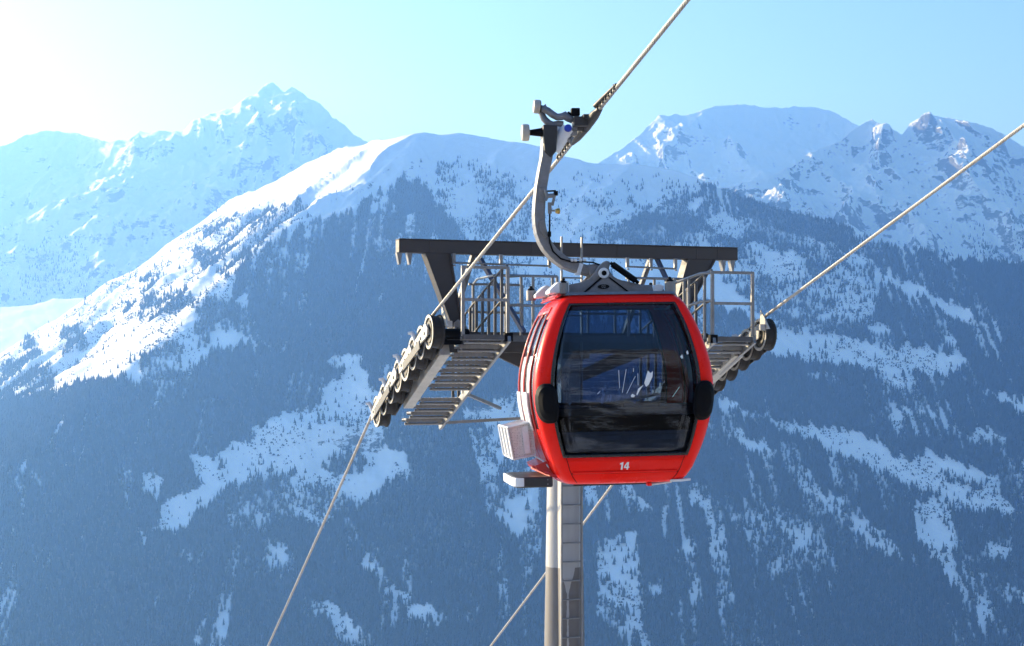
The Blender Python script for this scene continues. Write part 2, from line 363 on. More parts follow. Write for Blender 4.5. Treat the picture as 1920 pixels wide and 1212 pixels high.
def inside(poly, h, v):
    p = P2(poly); r = np.zeros(h.shape, bool); n = len(p)
    for i in range(n):
        (x1, y1), (x2, y2) = p[i], p[(i + 1) % n]
        c = ((y1 > v) != (y2 > v)) & (h < (x2 - x1) * (v - y1) / ((y2 - y1) if y2 != y1 else 1e-9) + x1)
        r ^= c
    return r

# woods and clearings of the main mountain, painted in order: (density, outline, name of the place)
WOODS = [
 # continuous forest
 (1.0, [(-460,900),(-200,790),(0,738),(60,748),(105,745),(128,722),(150,700),(178,718),(205,706),(270,712),(330,722),(395,675),(405,640),(440,620),(432,560),(450,490),(480,472),(520,450),(560,432),(610,415),(650,398),(690,378),(738,345),(760,338),(800,352),(830,385),(858,435),(885,470),(940,520),(1010,560),(1100,560),(1300,560),(1420,600),(1440,622),(1500,628),(1640,600),(1655,520),(1600,470),(1500,440),(1420,412),(1360,396),(1326,372),(1324,350),(1345,345),(1400,368),(1450,386),(1500,396),(1560,412),(1610,433),(1660,456),(1700,466),(1760,482),(1820,489),(1920,493),(2600,530),(2600,1400),(-800,1400),(-800,1000)], "forest"),
 (0.8, [(1035,398),(1050,400),(1090,430),(1135,468),(1160,560),(1020,560),(1010,470)], "forest"),
 # lit spur: clumps
 (0.017, [(-300,780),(0,668),(150,570),(300,475),(430,380),(560,320),(640,330),(700,372),(640,398),(560,430),(480,472),(445,500),(432,600),(400,640),(330,720),(180,715),(60,742),(0,735)], "spur"),
 (0.0, [(440,372),(560,318),(640,285),(720,262),(760,300),(700,335),(640,345),(560,385),(480,420),(420,440)], "bare"),
 (0.303, [(0,690),(40,672),(60,700),(75,745),(0,738)], "spur"), (0.330, [(45,640),(65,640),(75,690),(105,690),(100,740),(45,740)], "spur"),
 (0.330, [(115,615),(135,612),(170,640),(170,655),(118,660)], "spur"), (0.248, [(262,520),(300,515),(290,545),(255,548)], "spur"),
 (0.275, [(240,575),(345,545),(375,570),(300,600),(230,605)], "spur"), (0.275, [(370,570),(410,560),(440,575),(440,650),(380,650),(360,620)], "spur"),
 (0.220, [(380,430),(470,400),(560,385),(600,400),(540,430),(470,460),(400,470)], "spur"), (0.330, [(265,662),(340,650),(345,700),(290,722),(262,700)], "spur"),
 (0.193, [(350,470),(440,440),(470,470),(440,520),(380,510)], "spur"),
 # upper bowl under the round summit
 (0.035, [(720,330),(800,300),(900,300),(1000,330),(1100,330),(1200,330),(1310,340),(1310,480),(1000,560),(880,470),(830,385),(790,345)], "bowl"),
 (0.45, [(860,320),(905,325),(950,350),(1000,385),(1010,420),(960,440),(905,425),(890,380)], "bowl"),
 (0.22, [(830,300),(880,300),(930,330),(1000,380),(1000,470),(900,480),(860,440),(830,385),(810,340)], "bowl"),
 (0.30, [(1090,375),(1150,385),(1180,420),(1140,420)], "bowl"), (0.45, [(1165,345),(1215,345),(1222,400),(1175,390)], "bowl"),
 (0.42, [(1150,420),(1210,395),(1260,370),(1320,350),(1340,470),(1140,480),(1120,440)], "bowl"),
 (0.85, [(1325,372),(1345,348),(1400,370),(1460,390),(1560,414),(1640,450),(1640,490),(1560,460),(1480,440),(1400,405),(1345,400),(1290,440),(1285,465),(1300,420)], "forest"),
 (0.33, [(1290,440),(1345,402),(1400,408),(1480,442),(1560,465),(1630,500),(1650,600),(1560,640),(1450,618),(1380,540),(1280,480)], "bowl"),
 (0.07, [(1580,500),(1622,490),(1638,590),(1600,600),(1540,560),(1500,540)], "bowl"),
 (0.10, [(1442,545),(1500,560),(1600,590),(1560,600),(1500,592),(1455,590)], "bowl"),
 (0.06, [(870,470),(940,480),(1010,500),(1060,540),(900,540),(868,520)], "bowl"),
 (0.35, [(690,450),(760,440),(770,480),(710,490)], "bowl"),
 # patches of snow in the left forest
 (0.02, [(400,617),(440,620),(480,640),(515,660),(510,655),(460,648),(400,655)], "shelf"),
 (0.30, [(445,560),(470,545),(475,620),(450,628)], "shelf"),
 (0.25, [(355,690),(400,672),(395,680),(350,710),(300,735),(290,725)], "shelf"),
 (0.03, [(612,672),(640,668),(684,672),(686,705),(700,725),(735,735),(735,800),(712,828),(640,845),(612,855),(560,882),(520,897),(470,908),(430,918),(395,940),(335,995),(282,992),(300,945),(350,925),(385,905),(358,880),(354,848),(392,847),(432,832),(470,828),(476,800),(508,790),(532,776),(582,768),(602,752),(606,722),(640,715),(650,700),(615,690)], "clearing"),
 (0.04, [(620,850),(690,828),(730,838),(770,850),(780,905),(740,910),(690,935),(620,938),(560,905),(500,922),(395,958),(400,945),(480,908)], "clearing"),
 (0.30, [(500,915),(560,905),(640,930),(715,925),(700,950),(640,965),(600,985),(560,975),(520,970),(500,960)], "clearing"),
 (0.30, [(420,955),(500,925),(505,990),(460,1010),(420,985)], "clearing"),
 (0.85, [(385,950),(425,928),(480,905),(548,889),(560,893),(500,920),(405,955)], "forest"),
 (0.9, [(610,862),(650,852),(690,858),(680,884),(640,892),(605,885)], "forest"),
 (0.9, [(712,792),(735,778),(780,770),(880,790),(893,835),(905,870),(880,930),(900,1000),(960,1080),(880,1085),(700,1050),(690,940),(720,905),(770,890),(760,850),(715,820)], "forest"),
 (0.10, [(850,745),(880,770),(965,735),(1060,700),(1060,760),(1000,800),(960,815),(880,790)], "clearing"),
 (0.28, [(880,800),(960,815),(1010,860),(1020,1000),(1015,1055),(985,1040),(960,1000),(920,960),(900,900),(890,840)], "screes"),
 (0.12, [(950,900),(985,900),(1020,960),(1020,1010),(980,1000),(960,950)], "screes"),
 (0.2, [(225,870),(240,875),(245,930),(255,985),(270,1000),(268,1015),(258,1010),(250,960),(232,930)], "gully"),
 (0.12, [(265,880),(300,885),(302,905),(290,948),(280,935),(262,930)], "gully"),
 (0.1, [(20,905),(45,915),(44,965),(36,940),(26,920)], "gully"), (0.3, [(50,880),(65,890),(80,930),(60,905)], "gully"),
 (0.3, [(500,1010),(540,1020),(548,1085),(520,1075),(500,1060)], "gully"), (0.25, [(645,980),(666,985),(664,1040),(648,1035)], "gully"),
 (0.25, [(675,1030),(700,1050),(740,1095),(715,1090),(680,1075)], "gully"), (0.15, [(705,1097),(745,1105),(770,1130),(850,1160),(820,1170),(770,1160),(745,1125)], "gully"),
 (0.2, [(560,1110),(620,1140),(660,1170),(715,1212),(640,1212),(620,1170),(570,1160)], "gully"), (0.25, [(935,1080),(955,1095),(962,1165),(938,1160)], "gully"),
 (0.35, [(330,1035),(365,1042),(380,1060),(345,1055)], "gully"),
 # right side
 (0.06, [(1645,502),(1680,518),(1722,535),(1762,562),(1800,574),(1822,600),(1850,612),(1808,606),(1770,592),(1730,566),(1700,546),(1660,522)], "strip"),
 (0.2, [(1752,480),(1775,488),(1800,504),(1765,496)], "strip"),
 (0.03, [(1420,622),(1445,624),(1560,628),(1622,642),(1690,652),(1735,641),(1765,655),(1772,682),(1802,700),(1842,728),(1870,736),(1920,745),(1980,770),(1980,800),(1900,770),(1862,745),(1800,706),(1740,700),(1690,705),(1640,698),(1600,692),(1560,688),(1500,682),(1470,665),(1430,655)], "shelf_right"),
 (0.2, [(1640,695),(1690,705),(1712,735),(1742,775),(1790,800),(1808,826),(1780,805),(1730,775),(1690,740),(1665,722)], "shelf_right"),
 (0.06, [(1515,698),(1560,705),(1592,718),(1550,716),(1520,710)], "shelf_right"),
 (0.12, [(1815,812),(1850,800),(1890,815),(1896,830),(1850,832),(1818,826)], "shelf_right"),
 (0.03, [(1342,742),(1382,762),(1450,783),(1532,800),(1602,806),(1632,822),(1642,836),(1722,862),(1726,838),(1792,862),(1852,886),(1872,902),(1880,930),(1905,960),(1890,1000),(1850,985),(1810,960),(1790,1000),(1790,1050),(1798,1100),(1782,1098),(1760,1062),(1730,1030),(1712,1000),(1716,960),(1722,936),(1768,935),(1735,922),(1682,905),(1650,893),(1612,870),(1572,850),(1532,830),(1490,815),(1450,805),(1430,786),(1385,776),(1345,776)], "great_strip"),
 (0.45, [(1785,960),(1900,965),(1895,1050),(1840,1060),(1795,1040)], "great_strip"),
 (0.4, [(1760,880),(1850,900),(1845,925),(1780,905)], "great_strip"),
 (0.12, [(1865,1100),(1930,1105),(1980,1140),(1900,1135),(1870,1125)], "great_strip"),
 (0.05, [(1345,790),(1382,806),(1420,828),(1462,858),(1402,848),(1380,826)], "strip_low"),
 (0.15, [(1470,868),(1520,880),(1548,925),(1588,930),(1602,958),(1642,985),(1692,1042),(1702,1062),(1652,1032),(1602,992),(1562,962),(1542,976),(1515,930),(1500,900)], "strip_low"),
 (0.28, [(1385,960),(1460,950),(1492,962),(1542,1000),(1512,1060),(1452,1086),(1402,1042)], "screes_right"),
 (0.3, [(1290,900),(1322,905),(1318,952),(1292,945)], "screes_right"), (0.3, [(1362,930),(1385,935),(1384,1000),(1368,980)], "screes_right"),
 (0.08, [(1128,1012),(1156,1000),(1187,1000),(1197,1060),(1196,1110),(1207,1180),(1180,1202),(1150,1182),(1130,1150),(1124,1080)], "couloir"),
 (0.15, [(1215,1090),(1238,1092),(1236,1118),(1218,1112)], "couloir"), (0.2, [(1238,905),(1246,905),(1246,1020),(1238,1000)], "couloir"),
 (0.3, [(1095,900),(1125,905),(1120,950),(1100,945)], "couloir"), (0.35, [(1160,905),(1185,905),(1220,960),(1175,950)], "couloir"),
]
def wood_density(h, v, x, y):
    # outlines frayed by the lie of the land: fingers of wood and avalanche lines run down the fall line
    hw = h + 10 * fbm(x / 90, y / 140, 3, 101) + 8 * fbm(x / 18, y / 26, 3, 103)
    vw = v + 8 * fbm(x / 90, y / 120, 3, 107) + 15 * fbm(x / 11, y / 420, 3, 109)
    d = np.zeros(h.shape); r = np.zeros(h.shape, np.int32)
    for i, (den, poly, nm) in enumerate(WOODS):
        k = inside(poly, hw, vw); d[k] = den; r[k] = i
    clump = np.clip(1 + 2.6 * fbm(x / 75, y / 95, 3, 111), 0.05, 2.4)
    gap = fbm(x / 13, y / 190, 3, 113) + 0.9 * fbm(x / 210, y / 260, 3, 115)      # thin, broken wood
    d = np.where((d >= 0.8) & (gap > 0.56), 0.30, d)
    d = np.where((d >= 0.8) & (gap > 0.40) & (gap <= 0.56), 0.55, d)
    return np.where(d < 0.6, d * clump, d), r

def sample(key, per_area, dens_fn, v_lo, rows_from=5):
    X, Y, Z, nb = G[key]; X = X[:, rows_from:]; Y = Y[:, rows_from:]; Z = Z[:, rows_from:]
    cx = (X[:-1, :-1] + X[1:, 1:]) / 2; cy = (Y[:-1, :-1] + Y[1:, 1:]) / 2; cz = (Z[:-1, :-1] + Z[1:, 1:]) / 2
    ax, ay = X[1:, :-1] - X[:-1, :-1], Y[1:, :-1] - Y[:-1, :-1]; bx, by = X[:-1, 1:] - X[:-1, :-1], Y[:-1, 1:] - Y[:-1, :-1]
    area = np.abs(ax * by - ay * bx)
    h = cx / cy * 3200; v = cz / cy * 3200
    d, reg = dens_fn(h, v, cx, cy)
    d = np.where((np.abs(h) < 1500) & (v > v_lo), d, 0)
    n = RNG.poisson(area * per_area * d)
    ii, jj = np.nonzero(n); rep = n[ii, jj]; ii = np.repeat(ii, rep); jj = np.repeat(jj, rep)
    a, b = RNG.random(len(ii)), RNG.random(len(ii))
    def bil(Q): return (Q[ii, jj] * (1 - a) + Q[ii + 1, jj] * a) * (1 - b) + (Q[ii, jj + 1] * (1 - a) + Q[ii + 1, jj + 1] * a) * b
    return np.stack([bil(X), bil(Y), bil(Z)], -1), d[ii, jj], reg[ii, jj]

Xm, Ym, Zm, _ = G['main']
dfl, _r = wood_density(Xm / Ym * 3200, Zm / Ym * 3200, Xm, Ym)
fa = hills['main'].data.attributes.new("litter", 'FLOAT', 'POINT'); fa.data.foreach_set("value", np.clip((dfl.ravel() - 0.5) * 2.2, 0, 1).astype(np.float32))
pts, den, reg = sample('main', 1 / 24.0, wood_density, -560)
hgt = np.clip(RNG.normal(15.0, 4.6, len(pts)), 4, 27)
hgt = np.where(den < 0.05, hgt * RNG.uniform(0.15, 1.0, len(pts)), hgt)
hgt = np.where(pts[:, 2] > 420, hgt * 0.8, hgt)

# stumps and little bushes dotted over the open snow
def bush_density(h, v, x, y):
    d, r = wood_density(h, v, x, y)
    patch = np.clip(fbm(x / 90, y / 90, 3, 131) * 3.0 + 0.25, 0, 1)
    lit = v < 300
    return np.where((d > 0.01) & (d < 0.5) & lit, 0.35 * patch, 0.0), r
bp_, bd_, br_ = sample('main', 1 / 26.0, bush_density, -560)
bh_ = RNG.uniform(1.6, 5.0, len(bp_))

def far_density_left(h, v, x, y):
    n = fbm(x / 260, y / 800, 4, 141)
    d = np.where(v < 300 - (h + 960) * 0.5 + 60 * n, 0.5, 0) * np.clip(0.4 + 2.2 * n, 0.0, 1) * (h < -560) * (v < 290)
    return d, np.zeros(h.shape, np.int32)
fp1, fd1, fr1 = sample('far_left', 1 / 330.0, far_density_left, -60)
def far_density_right(h, v, x, y):
    n = fbm(x / 200, y / 500, 4, 151)
    lim = np.interp(h, [380, 500, 620, 700, 760, 830, 960, 1200], [330, 300, 275, 290, 350, 390, 380, 380])
    d = np.clip((lim - v) / 160, 0, 1) * np.clip(0.25 + 2.6 * n, 0, 1)
    return d * np.where(v < 230, 1.0, 0.8), np.zeros(h.shape, np.int32)
fp2, fd2, fr2 = sample('mid_right', 1 / 170.0, far_density_right, 60)
fh1 = RNG.uniform(12, 24, len(fp1)); fh2 = RNG.uniform(10, 20, len(fp2))

# the trees that show largest on open snow stand as single objects
PLACE = {
 "spur": ("spruce on the sunlit snow spur at upper left", "spruces on the sunlit spur"),
 "bowl": ("spruce in the snowy bowl under the rounded summit", "spruces in the upper bowl"),
 "clearing": ("spruce on the wide clearing left of the gondola", "spruces on the left clearing"),
 "shelf": ("spruce beside a snow shelf in the left forest", "spruces on the left snow shelf"),
 "screes": ("spruce on the broken slope left of the column", "spruces on the slope left of the column"),
 "gully": ("spruce in a snow gully low in the left forest", "spruces in the left gullies"),
 "strip": ("spruce on the slanting strip high on the right slope", "spruces on the high right strip"),
 "shelf_right": ("spruce on the snow shelf beside the right sheaves", "spruces on the right snow shelf"),
 "great_strip": ("spruce on the longest snow strip right of the gondola", "spruces on the longest right strip"),
 "strip_low": ("spruce on the narrow snow strip below the gondola", "spruces on the low right strip"),
 "screes_right": ("spruce on the patchy snow low right of the column", "spruces on the patchy right snow"),
 "couloir": ("spruce in the steep couloir right of the column", "spruces in the steep couloir"),
}
hh = pts[:, 0] / pts[:, 1] * 3200; vv = pts[:, 2] / pts[:, 1] * 3200
app = hgt / pts[:, 1]
inframe = (np.abs(hh) < 955) & (vv < 450) & (vv > -500)
names = np.array([w[2] for w in WOODS])
openish = (den < 0.36) & np.array([names[r] in PLACE for r in reg]) & inframe
order = np.argsort(-(app * openish)); pick = order[:290]
single = np.zeros(len(pts), bool); single[pick] = True
singles = []
for n_, i in enumerate(pick):
    nm = names[reg[i]]; lab, grp = PLACE[nm]
    o = PROTO[n_ % 3].copy(); COL.objects.link(o); o.name = "spruce_tree"
    s = float(hgt[i]) * 1.12
    o.location = pts[i]; o.scale = (s, s, s); o.rotation_euler = (0, 0, random.uniform(0, 6.28))
    singles.append((o, i, lab, grp))
for grp in {q[3] for q in singles}:                     # say in which part of its snow patch each one stands
    mem = [q for q in singles if q[3] == grp]; hs = np.sort(hh[[q[1] for q in mem]]); vs_ = np.sort(vv[[q[1] for q in mem]])
    for o, i, lab, _g in mem:
        a = np.searchsorted(hs, hh[i]) / max(1, len(mem)); b = np.searchsorted(vs_, vv[i]) / max(1, len(mem))
        side = "left" if a < 0.34 else ("right" if a > 0.66 else ""); lvl = "lower" if b < 0.34 else ("upper" if b > 0.66 else "middle")
        sz = "tall " if hgt[i] > 19 else ("short " if hgt[i] < 14 else "")
        tag(o, sz + lab + ", " + (lvl + " " + side).strip() + " part", "tree", grp)

allp = np.concatenate([pts[~single], bp_, fp1, fp2]); allh = np.concatenate([hgt[~single], bh_, fh1, fh2])
print("TREES", len(allp), "main", len(pts), "bush", len(bp_), "far", len(fp1), len(fp2))
me = bpy.data.meshes.new("spruce_forest"); me.vertices.add(len(allp)); me.vertices.foreach_set("co", allp.astype(np.float32).ravel())
at = me.attributes.new("size", 'FLOAT_VECTOR', 'POINT')
wj = RNG.uniform(0.8, 1.25, len(allp)); isb = np.zeros(len(allp)); isb[(~single).sum():(~single).sum() + len(bp_)] = 1
wj = np.where(isb > 0, wj * RNG.uniform(2.0, 4.5, len(allp)), wj)
at.data.foreach_set("vector", np.stack([allh * wj, allh * wj, allh], -1).astype(np.float32).ravel())
ar = me.attributes.new("turn", 'FLOAT_VECTOR', 'POINT'); rz = np.zeros((len(allp), 3), np.float32); rz[:, 2] = RNG.uniform(0, 6.28, len(allp)); ar.data.foreach_set("vector", rz.ravel())
forest = bpy.data.objects.new("spruce_forest", me); COL.objects.link(forest)
tag(forest, "dense dark spruce forest covering the slopes", "forest", None, "stuff")
ng = bpy.data.node_groups.new("plant_spruces", 'GeometryNodeTree')
ng.interface.new_socket("Geometry", in_out='INPUT', socket_type='NodeSocketGeometry'); ng.interface.new_socket("Geometry", in_out='OUTPUT', socket_type='NodeSocketGeometry')
N = ng.nodes.new; L = ng.links.new
gi, go = N("NodeGroupInput"), N("NodeGroupOutput"); jn = N("GeometryNodeJoinGeometry"); ip = N("GeometryNodeInstanceOnPoints")
mp_ = N("GeometryNodeMeshToPoints"); L(gi.outputs[0], mp_.inputs["Mesh"])
for p in PROTO:
    oi = N("GeometryNodeObjectInfo"); oi.inputs["Object"].default_value = p; oi.inputs["As Instance"].default_value = True; oi.transform_space = 'ORIGINAL'
    L(oi.outputs["Geometry"], jn.inputs[0])
na = N("GeometryNodeInputNamedAttribute"); na.data_type = 'FLOAT_VECTOR'; na.inputs["Name"].default_value = "size"
nr = N("GeometryNodeInputNamedAttribute"); nr.data_type = 'FLOAT_VECTOR'; nr.inputs["Name"].default_value = "turn"
ri = N("FunctionNodeRandomValue"); ri.data_type = 'INT'
for s_ in ri.inputs:
    if s_.type == 'INT' and s_.name == 'Min': s_.default_value = 0
    if s_.type == 'INT' and s_.name == 'Max': s_.default_value = 2
L(mp_.outputs[0], ip.inputs["Points"]); L(jn.outputs[0], ip.inputs["Instance"]); ip.inputs["Pick Instance"].default_value = True
L([o for o in ri.outputs if o.type == 'INT'][0], ip.inputs["Instance Index"])
L(nr.outputs["Attribute"], ip.inputs["Rotation"]); L(na.outputs["Attribute"], ip.inputs["Scale"])
L(ip.outputs[0], go.inputs[0])
gm = forest.modifiers.new("plant", 'NODES'); gm.node_group = ng

# ------------------------------------------------------------------ haze
def haze_box():
    mb = MB(); mb.box((0, 5600, 250), (22000, 17000, 4200)); m = bpy.data.materials.new("cold_valley_haze"); nt, out = nodes_of(m)
    pv = nt.nodes.new("ShaderNodeVolumePrincipled"); pv.inputs["Color"].default_value = (0.18, 0.42, 1.0, 1); pv.inputs["Absorption Color"].default_value = (0.66, 0.66, 0.66, 1); pv.inputs["Density"].default_value = 1.0e-4; pv.inputs["Anisotropy"].default_value = 0.54
    nt.links.new(pv.outputs[0], out.inputs["Volume"])
    o = mb.build("haze", m); o["kind"] = "stuff"; return o
haze = haze_box()
# ------------------------------------------------------------------ lift tower  (local axes: x across the line, y down the line, z up from eye level)
GZ = -14.0
LINE = math.atan2(1078, 3200)
tower = empty("lift_tower", (0.87, 28.3, GZ), (0, 0, LINE))
tag(tower, "grey steel cable car tower with crossarm, catwalks and sheaves behind the red gondola", "lift tower")
def TP(mb, name, mats, parent=None, bevel=0, seg=1):
    if parent is None: return mb.build(name, mats, tower, bevel, (0, 0, -GZ), seg)
    return mb.build(name, mats, parent, bevel, (0, 0, 0), seg)

def column_tone_mat():
    m = bpy.data.materials.new("column_two_tone"); nt, out = nodes_of(m); N = nt.nodes.new; L = nt.links.new
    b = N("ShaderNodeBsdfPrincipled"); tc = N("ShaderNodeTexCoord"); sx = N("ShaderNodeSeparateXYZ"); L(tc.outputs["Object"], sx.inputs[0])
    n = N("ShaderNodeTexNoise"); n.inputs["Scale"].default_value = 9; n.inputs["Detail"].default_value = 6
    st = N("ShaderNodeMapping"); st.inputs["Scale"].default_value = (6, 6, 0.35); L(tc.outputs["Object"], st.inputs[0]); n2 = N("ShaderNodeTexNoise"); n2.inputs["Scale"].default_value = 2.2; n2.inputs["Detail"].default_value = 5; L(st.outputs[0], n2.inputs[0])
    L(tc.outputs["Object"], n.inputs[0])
    # edge of the darker lower part at z = -3.14, with a pale streak narrowing below it
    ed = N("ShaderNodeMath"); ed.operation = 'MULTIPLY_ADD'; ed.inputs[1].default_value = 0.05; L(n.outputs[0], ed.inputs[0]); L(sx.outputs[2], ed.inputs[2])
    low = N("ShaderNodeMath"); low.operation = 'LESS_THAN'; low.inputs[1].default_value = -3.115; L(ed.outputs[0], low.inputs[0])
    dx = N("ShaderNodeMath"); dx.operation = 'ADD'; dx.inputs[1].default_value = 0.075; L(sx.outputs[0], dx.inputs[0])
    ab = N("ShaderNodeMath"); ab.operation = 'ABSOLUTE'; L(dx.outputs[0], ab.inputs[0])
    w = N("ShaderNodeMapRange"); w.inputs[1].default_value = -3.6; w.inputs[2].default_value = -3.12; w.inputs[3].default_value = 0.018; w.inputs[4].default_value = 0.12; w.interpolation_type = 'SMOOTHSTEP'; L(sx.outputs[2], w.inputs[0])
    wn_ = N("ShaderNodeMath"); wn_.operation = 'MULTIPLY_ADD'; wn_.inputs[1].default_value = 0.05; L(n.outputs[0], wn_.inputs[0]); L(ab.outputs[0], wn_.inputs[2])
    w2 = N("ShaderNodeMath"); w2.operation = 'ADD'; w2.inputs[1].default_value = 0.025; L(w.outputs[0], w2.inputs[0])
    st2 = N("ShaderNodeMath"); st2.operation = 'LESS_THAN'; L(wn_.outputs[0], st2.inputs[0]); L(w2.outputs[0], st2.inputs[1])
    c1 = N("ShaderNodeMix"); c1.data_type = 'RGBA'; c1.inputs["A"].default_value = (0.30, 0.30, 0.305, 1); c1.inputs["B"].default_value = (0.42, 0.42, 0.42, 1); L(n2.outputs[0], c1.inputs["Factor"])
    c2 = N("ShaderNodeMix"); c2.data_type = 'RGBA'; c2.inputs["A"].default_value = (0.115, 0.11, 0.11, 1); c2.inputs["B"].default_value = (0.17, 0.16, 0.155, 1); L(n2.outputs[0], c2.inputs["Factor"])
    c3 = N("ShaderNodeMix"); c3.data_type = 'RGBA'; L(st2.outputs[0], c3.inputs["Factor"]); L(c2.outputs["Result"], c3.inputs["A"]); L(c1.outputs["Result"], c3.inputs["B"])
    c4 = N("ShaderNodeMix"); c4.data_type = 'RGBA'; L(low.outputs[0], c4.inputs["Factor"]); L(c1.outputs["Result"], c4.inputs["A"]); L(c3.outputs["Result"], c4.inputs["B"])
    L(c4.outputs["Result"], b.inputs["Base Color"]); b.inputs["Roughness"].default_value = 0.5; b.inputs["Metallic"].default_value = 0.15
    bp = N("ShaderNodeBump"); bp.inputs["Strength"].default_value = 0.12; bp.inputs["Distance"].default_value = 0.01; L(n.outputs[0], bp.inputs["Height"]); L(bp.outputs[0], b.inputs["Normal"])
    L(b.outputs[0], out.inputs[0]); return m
M['column'] = column_tone_mat()

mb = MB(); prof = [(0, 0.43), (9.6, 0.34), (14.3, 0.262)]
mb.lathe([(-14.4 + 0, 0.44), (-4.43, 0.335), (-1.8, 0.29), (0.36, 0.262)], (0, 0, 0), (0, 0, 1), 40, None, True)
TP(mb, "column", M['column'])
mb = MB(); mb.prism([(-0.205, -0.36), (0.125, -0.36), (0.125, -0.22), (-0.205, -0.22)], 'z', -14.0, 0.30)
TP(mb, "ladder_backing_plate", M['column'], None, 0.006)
lad = MB()
for sx_ in (-0.215, 0.137): lad.box((sx_, -0.44, -5.87), (0.028, 0.05, 16.3))
lad_o = TP(lad, "ladder", M['galv'], None, 0.004)
rm = MB(); rm.tube([(-0.2, -0.44, 0), (0.122, -0.44, 0)], 0.014, 6)
r0 = rm.build("rung", M['galv'], lad_o, 0, (0, 0, -2.10))
for k in range(1, 22):
    c = link_copy(r0, lad_o); c.location = (0, 0, -2.10 - 0.309 * k)
for k in range(1, 14):
    c = link_copy(r0, lad_o); c.location = (0, 0, -2.10 + 0.309 * k)

# crossarm and gantry
mb = MB(); mb.box((0.08, 0, 0.55), (4.3, 0.34, 0.34)); TP(mb, "crossarm", M['dark'], None, 0.012)
mb = MB(); mb.lathe([(-0.04, 0.42), (0.05, 0.42)], (0, 0, 0.33), (0, 0, 1), 24); TP(mb, "column_flange", M['galvdark'])
for sx_, w in ((-2.10, -0.66), (2.27, 0.66)):
    mb = MB(); s1 = sx_; s2 = sx_ - 0.45 * (1 if sx_ > 0 else -1)
    mb.lathe([(-0.30, 0.155), (0.0, 0.155), (0.0, 0.19), (0.06, 0.19), (0.06, 0.0)] if sx_ > 0 else [(0.30, 0.155), (0.0, 0.155), (0.0, 0.19), (-0.06, 0.19), (-0.06, 0.0)], (sx_ + (0.25 if sx_ > 0 else -0.25), 0, 0.55), (1, 0, 0), 20, None, False)
    TP(mb, "arm_hub", M['black'])
gantry = MB(); gantry.box((0.13, 0, 2.087), (5.98, 0.22, 0.206)); gantry.box((0.13, 0, 2.198), (5.98, 0.26, 0.016))
for s_ in (-2.35, -0.62, 0.9, 2.35, 2.75): gantry.box((s_, -0.114, 2.085), (0.016, 0.012, 0.19))
gbeam = TP(gantry, "gantry_beam", M['dark'], None, 0.006)
for s_ in (-2.85, -2.68, 2.86, 3.03):
    mb = MB(); mb.prism([(s_ - 0.045, 1.985), (s_ + 0.045, 1.985), (s_ + 0.02, 1.79), (s_ - 0.005, 1.79)], 'u', -0.10, 0.02)
    TP(mb, "lifting_lug", M['galv'], gbeam, 0.004)
def leg(top, bot, z0, z1):
    mb = MB(); mb.prism([(top[0], z1), (top[1], z1), (bot[1], z0), (bot[0], z0)], 'u', -0.10, 0.10)
    for (a, b) in ((0, 0), (1, 1)):
        mb.beam((top[a], 0, z1), (bot[b], 0, z0), 0.26, 0.03, up=(1, 0, 0.3))
    return TP(mb, "gantry_leg", M['dark'], None, 0.004)
leg((-2.416, -2.012), (-1.93, -1.787), 0.72, 1.985); leg((2.20, 2.69), (1.82, 1.96), 0.72, 1.985)
for s_ in (-1.84, 1.9):
    mb = MB(); mb.prism([(s_ - 0.12, 0.722), (s_ + 0.12, 0.722), (s_ + 0.07, 0.86), (s_ - 0.05, 0.92), (s_ - 0.12, 0.86)], 'u', -0.17, -0.12)
    for k in (-0.07, 0.06): mb.lathe([(-0.02, 0.02), (0.02, 0.02)], (s_ + k, -0.185, 0.78), (0, 1, 0), 6)
    TP(mb, "foot_bracket", M['galv'], None, 0.003)
for a, b, m_, w in (((-1.52, 0, 2.0), (-1.02, -0.9, 0.70), 'blue', 0.085), ((1.66, 0, 2.0), (2.05, -0.55, 0.72), 'blue', 0.085), ((-1.565, 0.05, 1.99), (-1.77, 0.75, 0.72), 'galv', 0.085), ((1.57, 0.05, 1.99), (1.37, 0.75, 0.72), 'galv', 0.085)):
    mb = MB(); mb.beam(a, b, w, w * 0.75); TP(mb, "gantry_brace", M[m_], None, 0.006)
for ss in ((-1.967, -1.165, -0.329), (1.056, 1.48, 1.927)):
    mb = MB(); mb.tube([(ss[0], -0.2, 1.83), (ss[2], -0.2, 1.81)], 0.016, 6)
    for s_ in ss: mb.box((s_, -0.17, 1.90), (0.05, 0.05, 0.165)); mb.tube([(s_, -0.2, 1.80), (s_, -0.2, 1.775)], 0.022, 6)
    TP(mb, "hanging_rail", M['galv'])

# rope path over the sheaves: height at the wheel line
def rope_z(u):
    t = u + 1.77
    return 1.014 - 0.312 * t - 0.0216 * t * t
def rope_slope(u): return -0.312 - 0.0432 * (u + 1.77)

def make_wheel():
    mb = MB(); R0 = 0.248
    prof = [(-0.062, 0.075), (-0.062, R0 * 0.66), (-0.05, R0 * 0.70), (-0.05, R0 * 0.86), (-0.066, R0 * 0.88), (-0.066, R0 * 1.06), (-0.045, R0 * 1.07), (-0.03, R0 * 0.98), (0.03, R0 * 0.98), (0.045, R0 * 1.07), (0.066, R0 * 1.06), (0.066, R0 * 0.88), (0.05, R0 * 0.86), (0.05, R0 * 0.70), (0.062, R0 * 0.66), (0.062, 0.075)]
    mis = [2, 2, 2, 0, 0, 1, 1, 1, 1, 1, 0, 0, 2, 2, 2]
    prof = [(o_ * 1.45, r_) for o_, r_ in prof]
    mb.lathe(prof, (0, 0, 0), (1, 0, 0), 28, mis)
    mb.lathe([(-0.12, 0.0), (-0.12, 0.045), (0.12, 0.045), (0.12, 0.0)], (0, 0, 0), (1, 0, 0), 10, [2, 0, 2])
    return mb
WHEEL = None
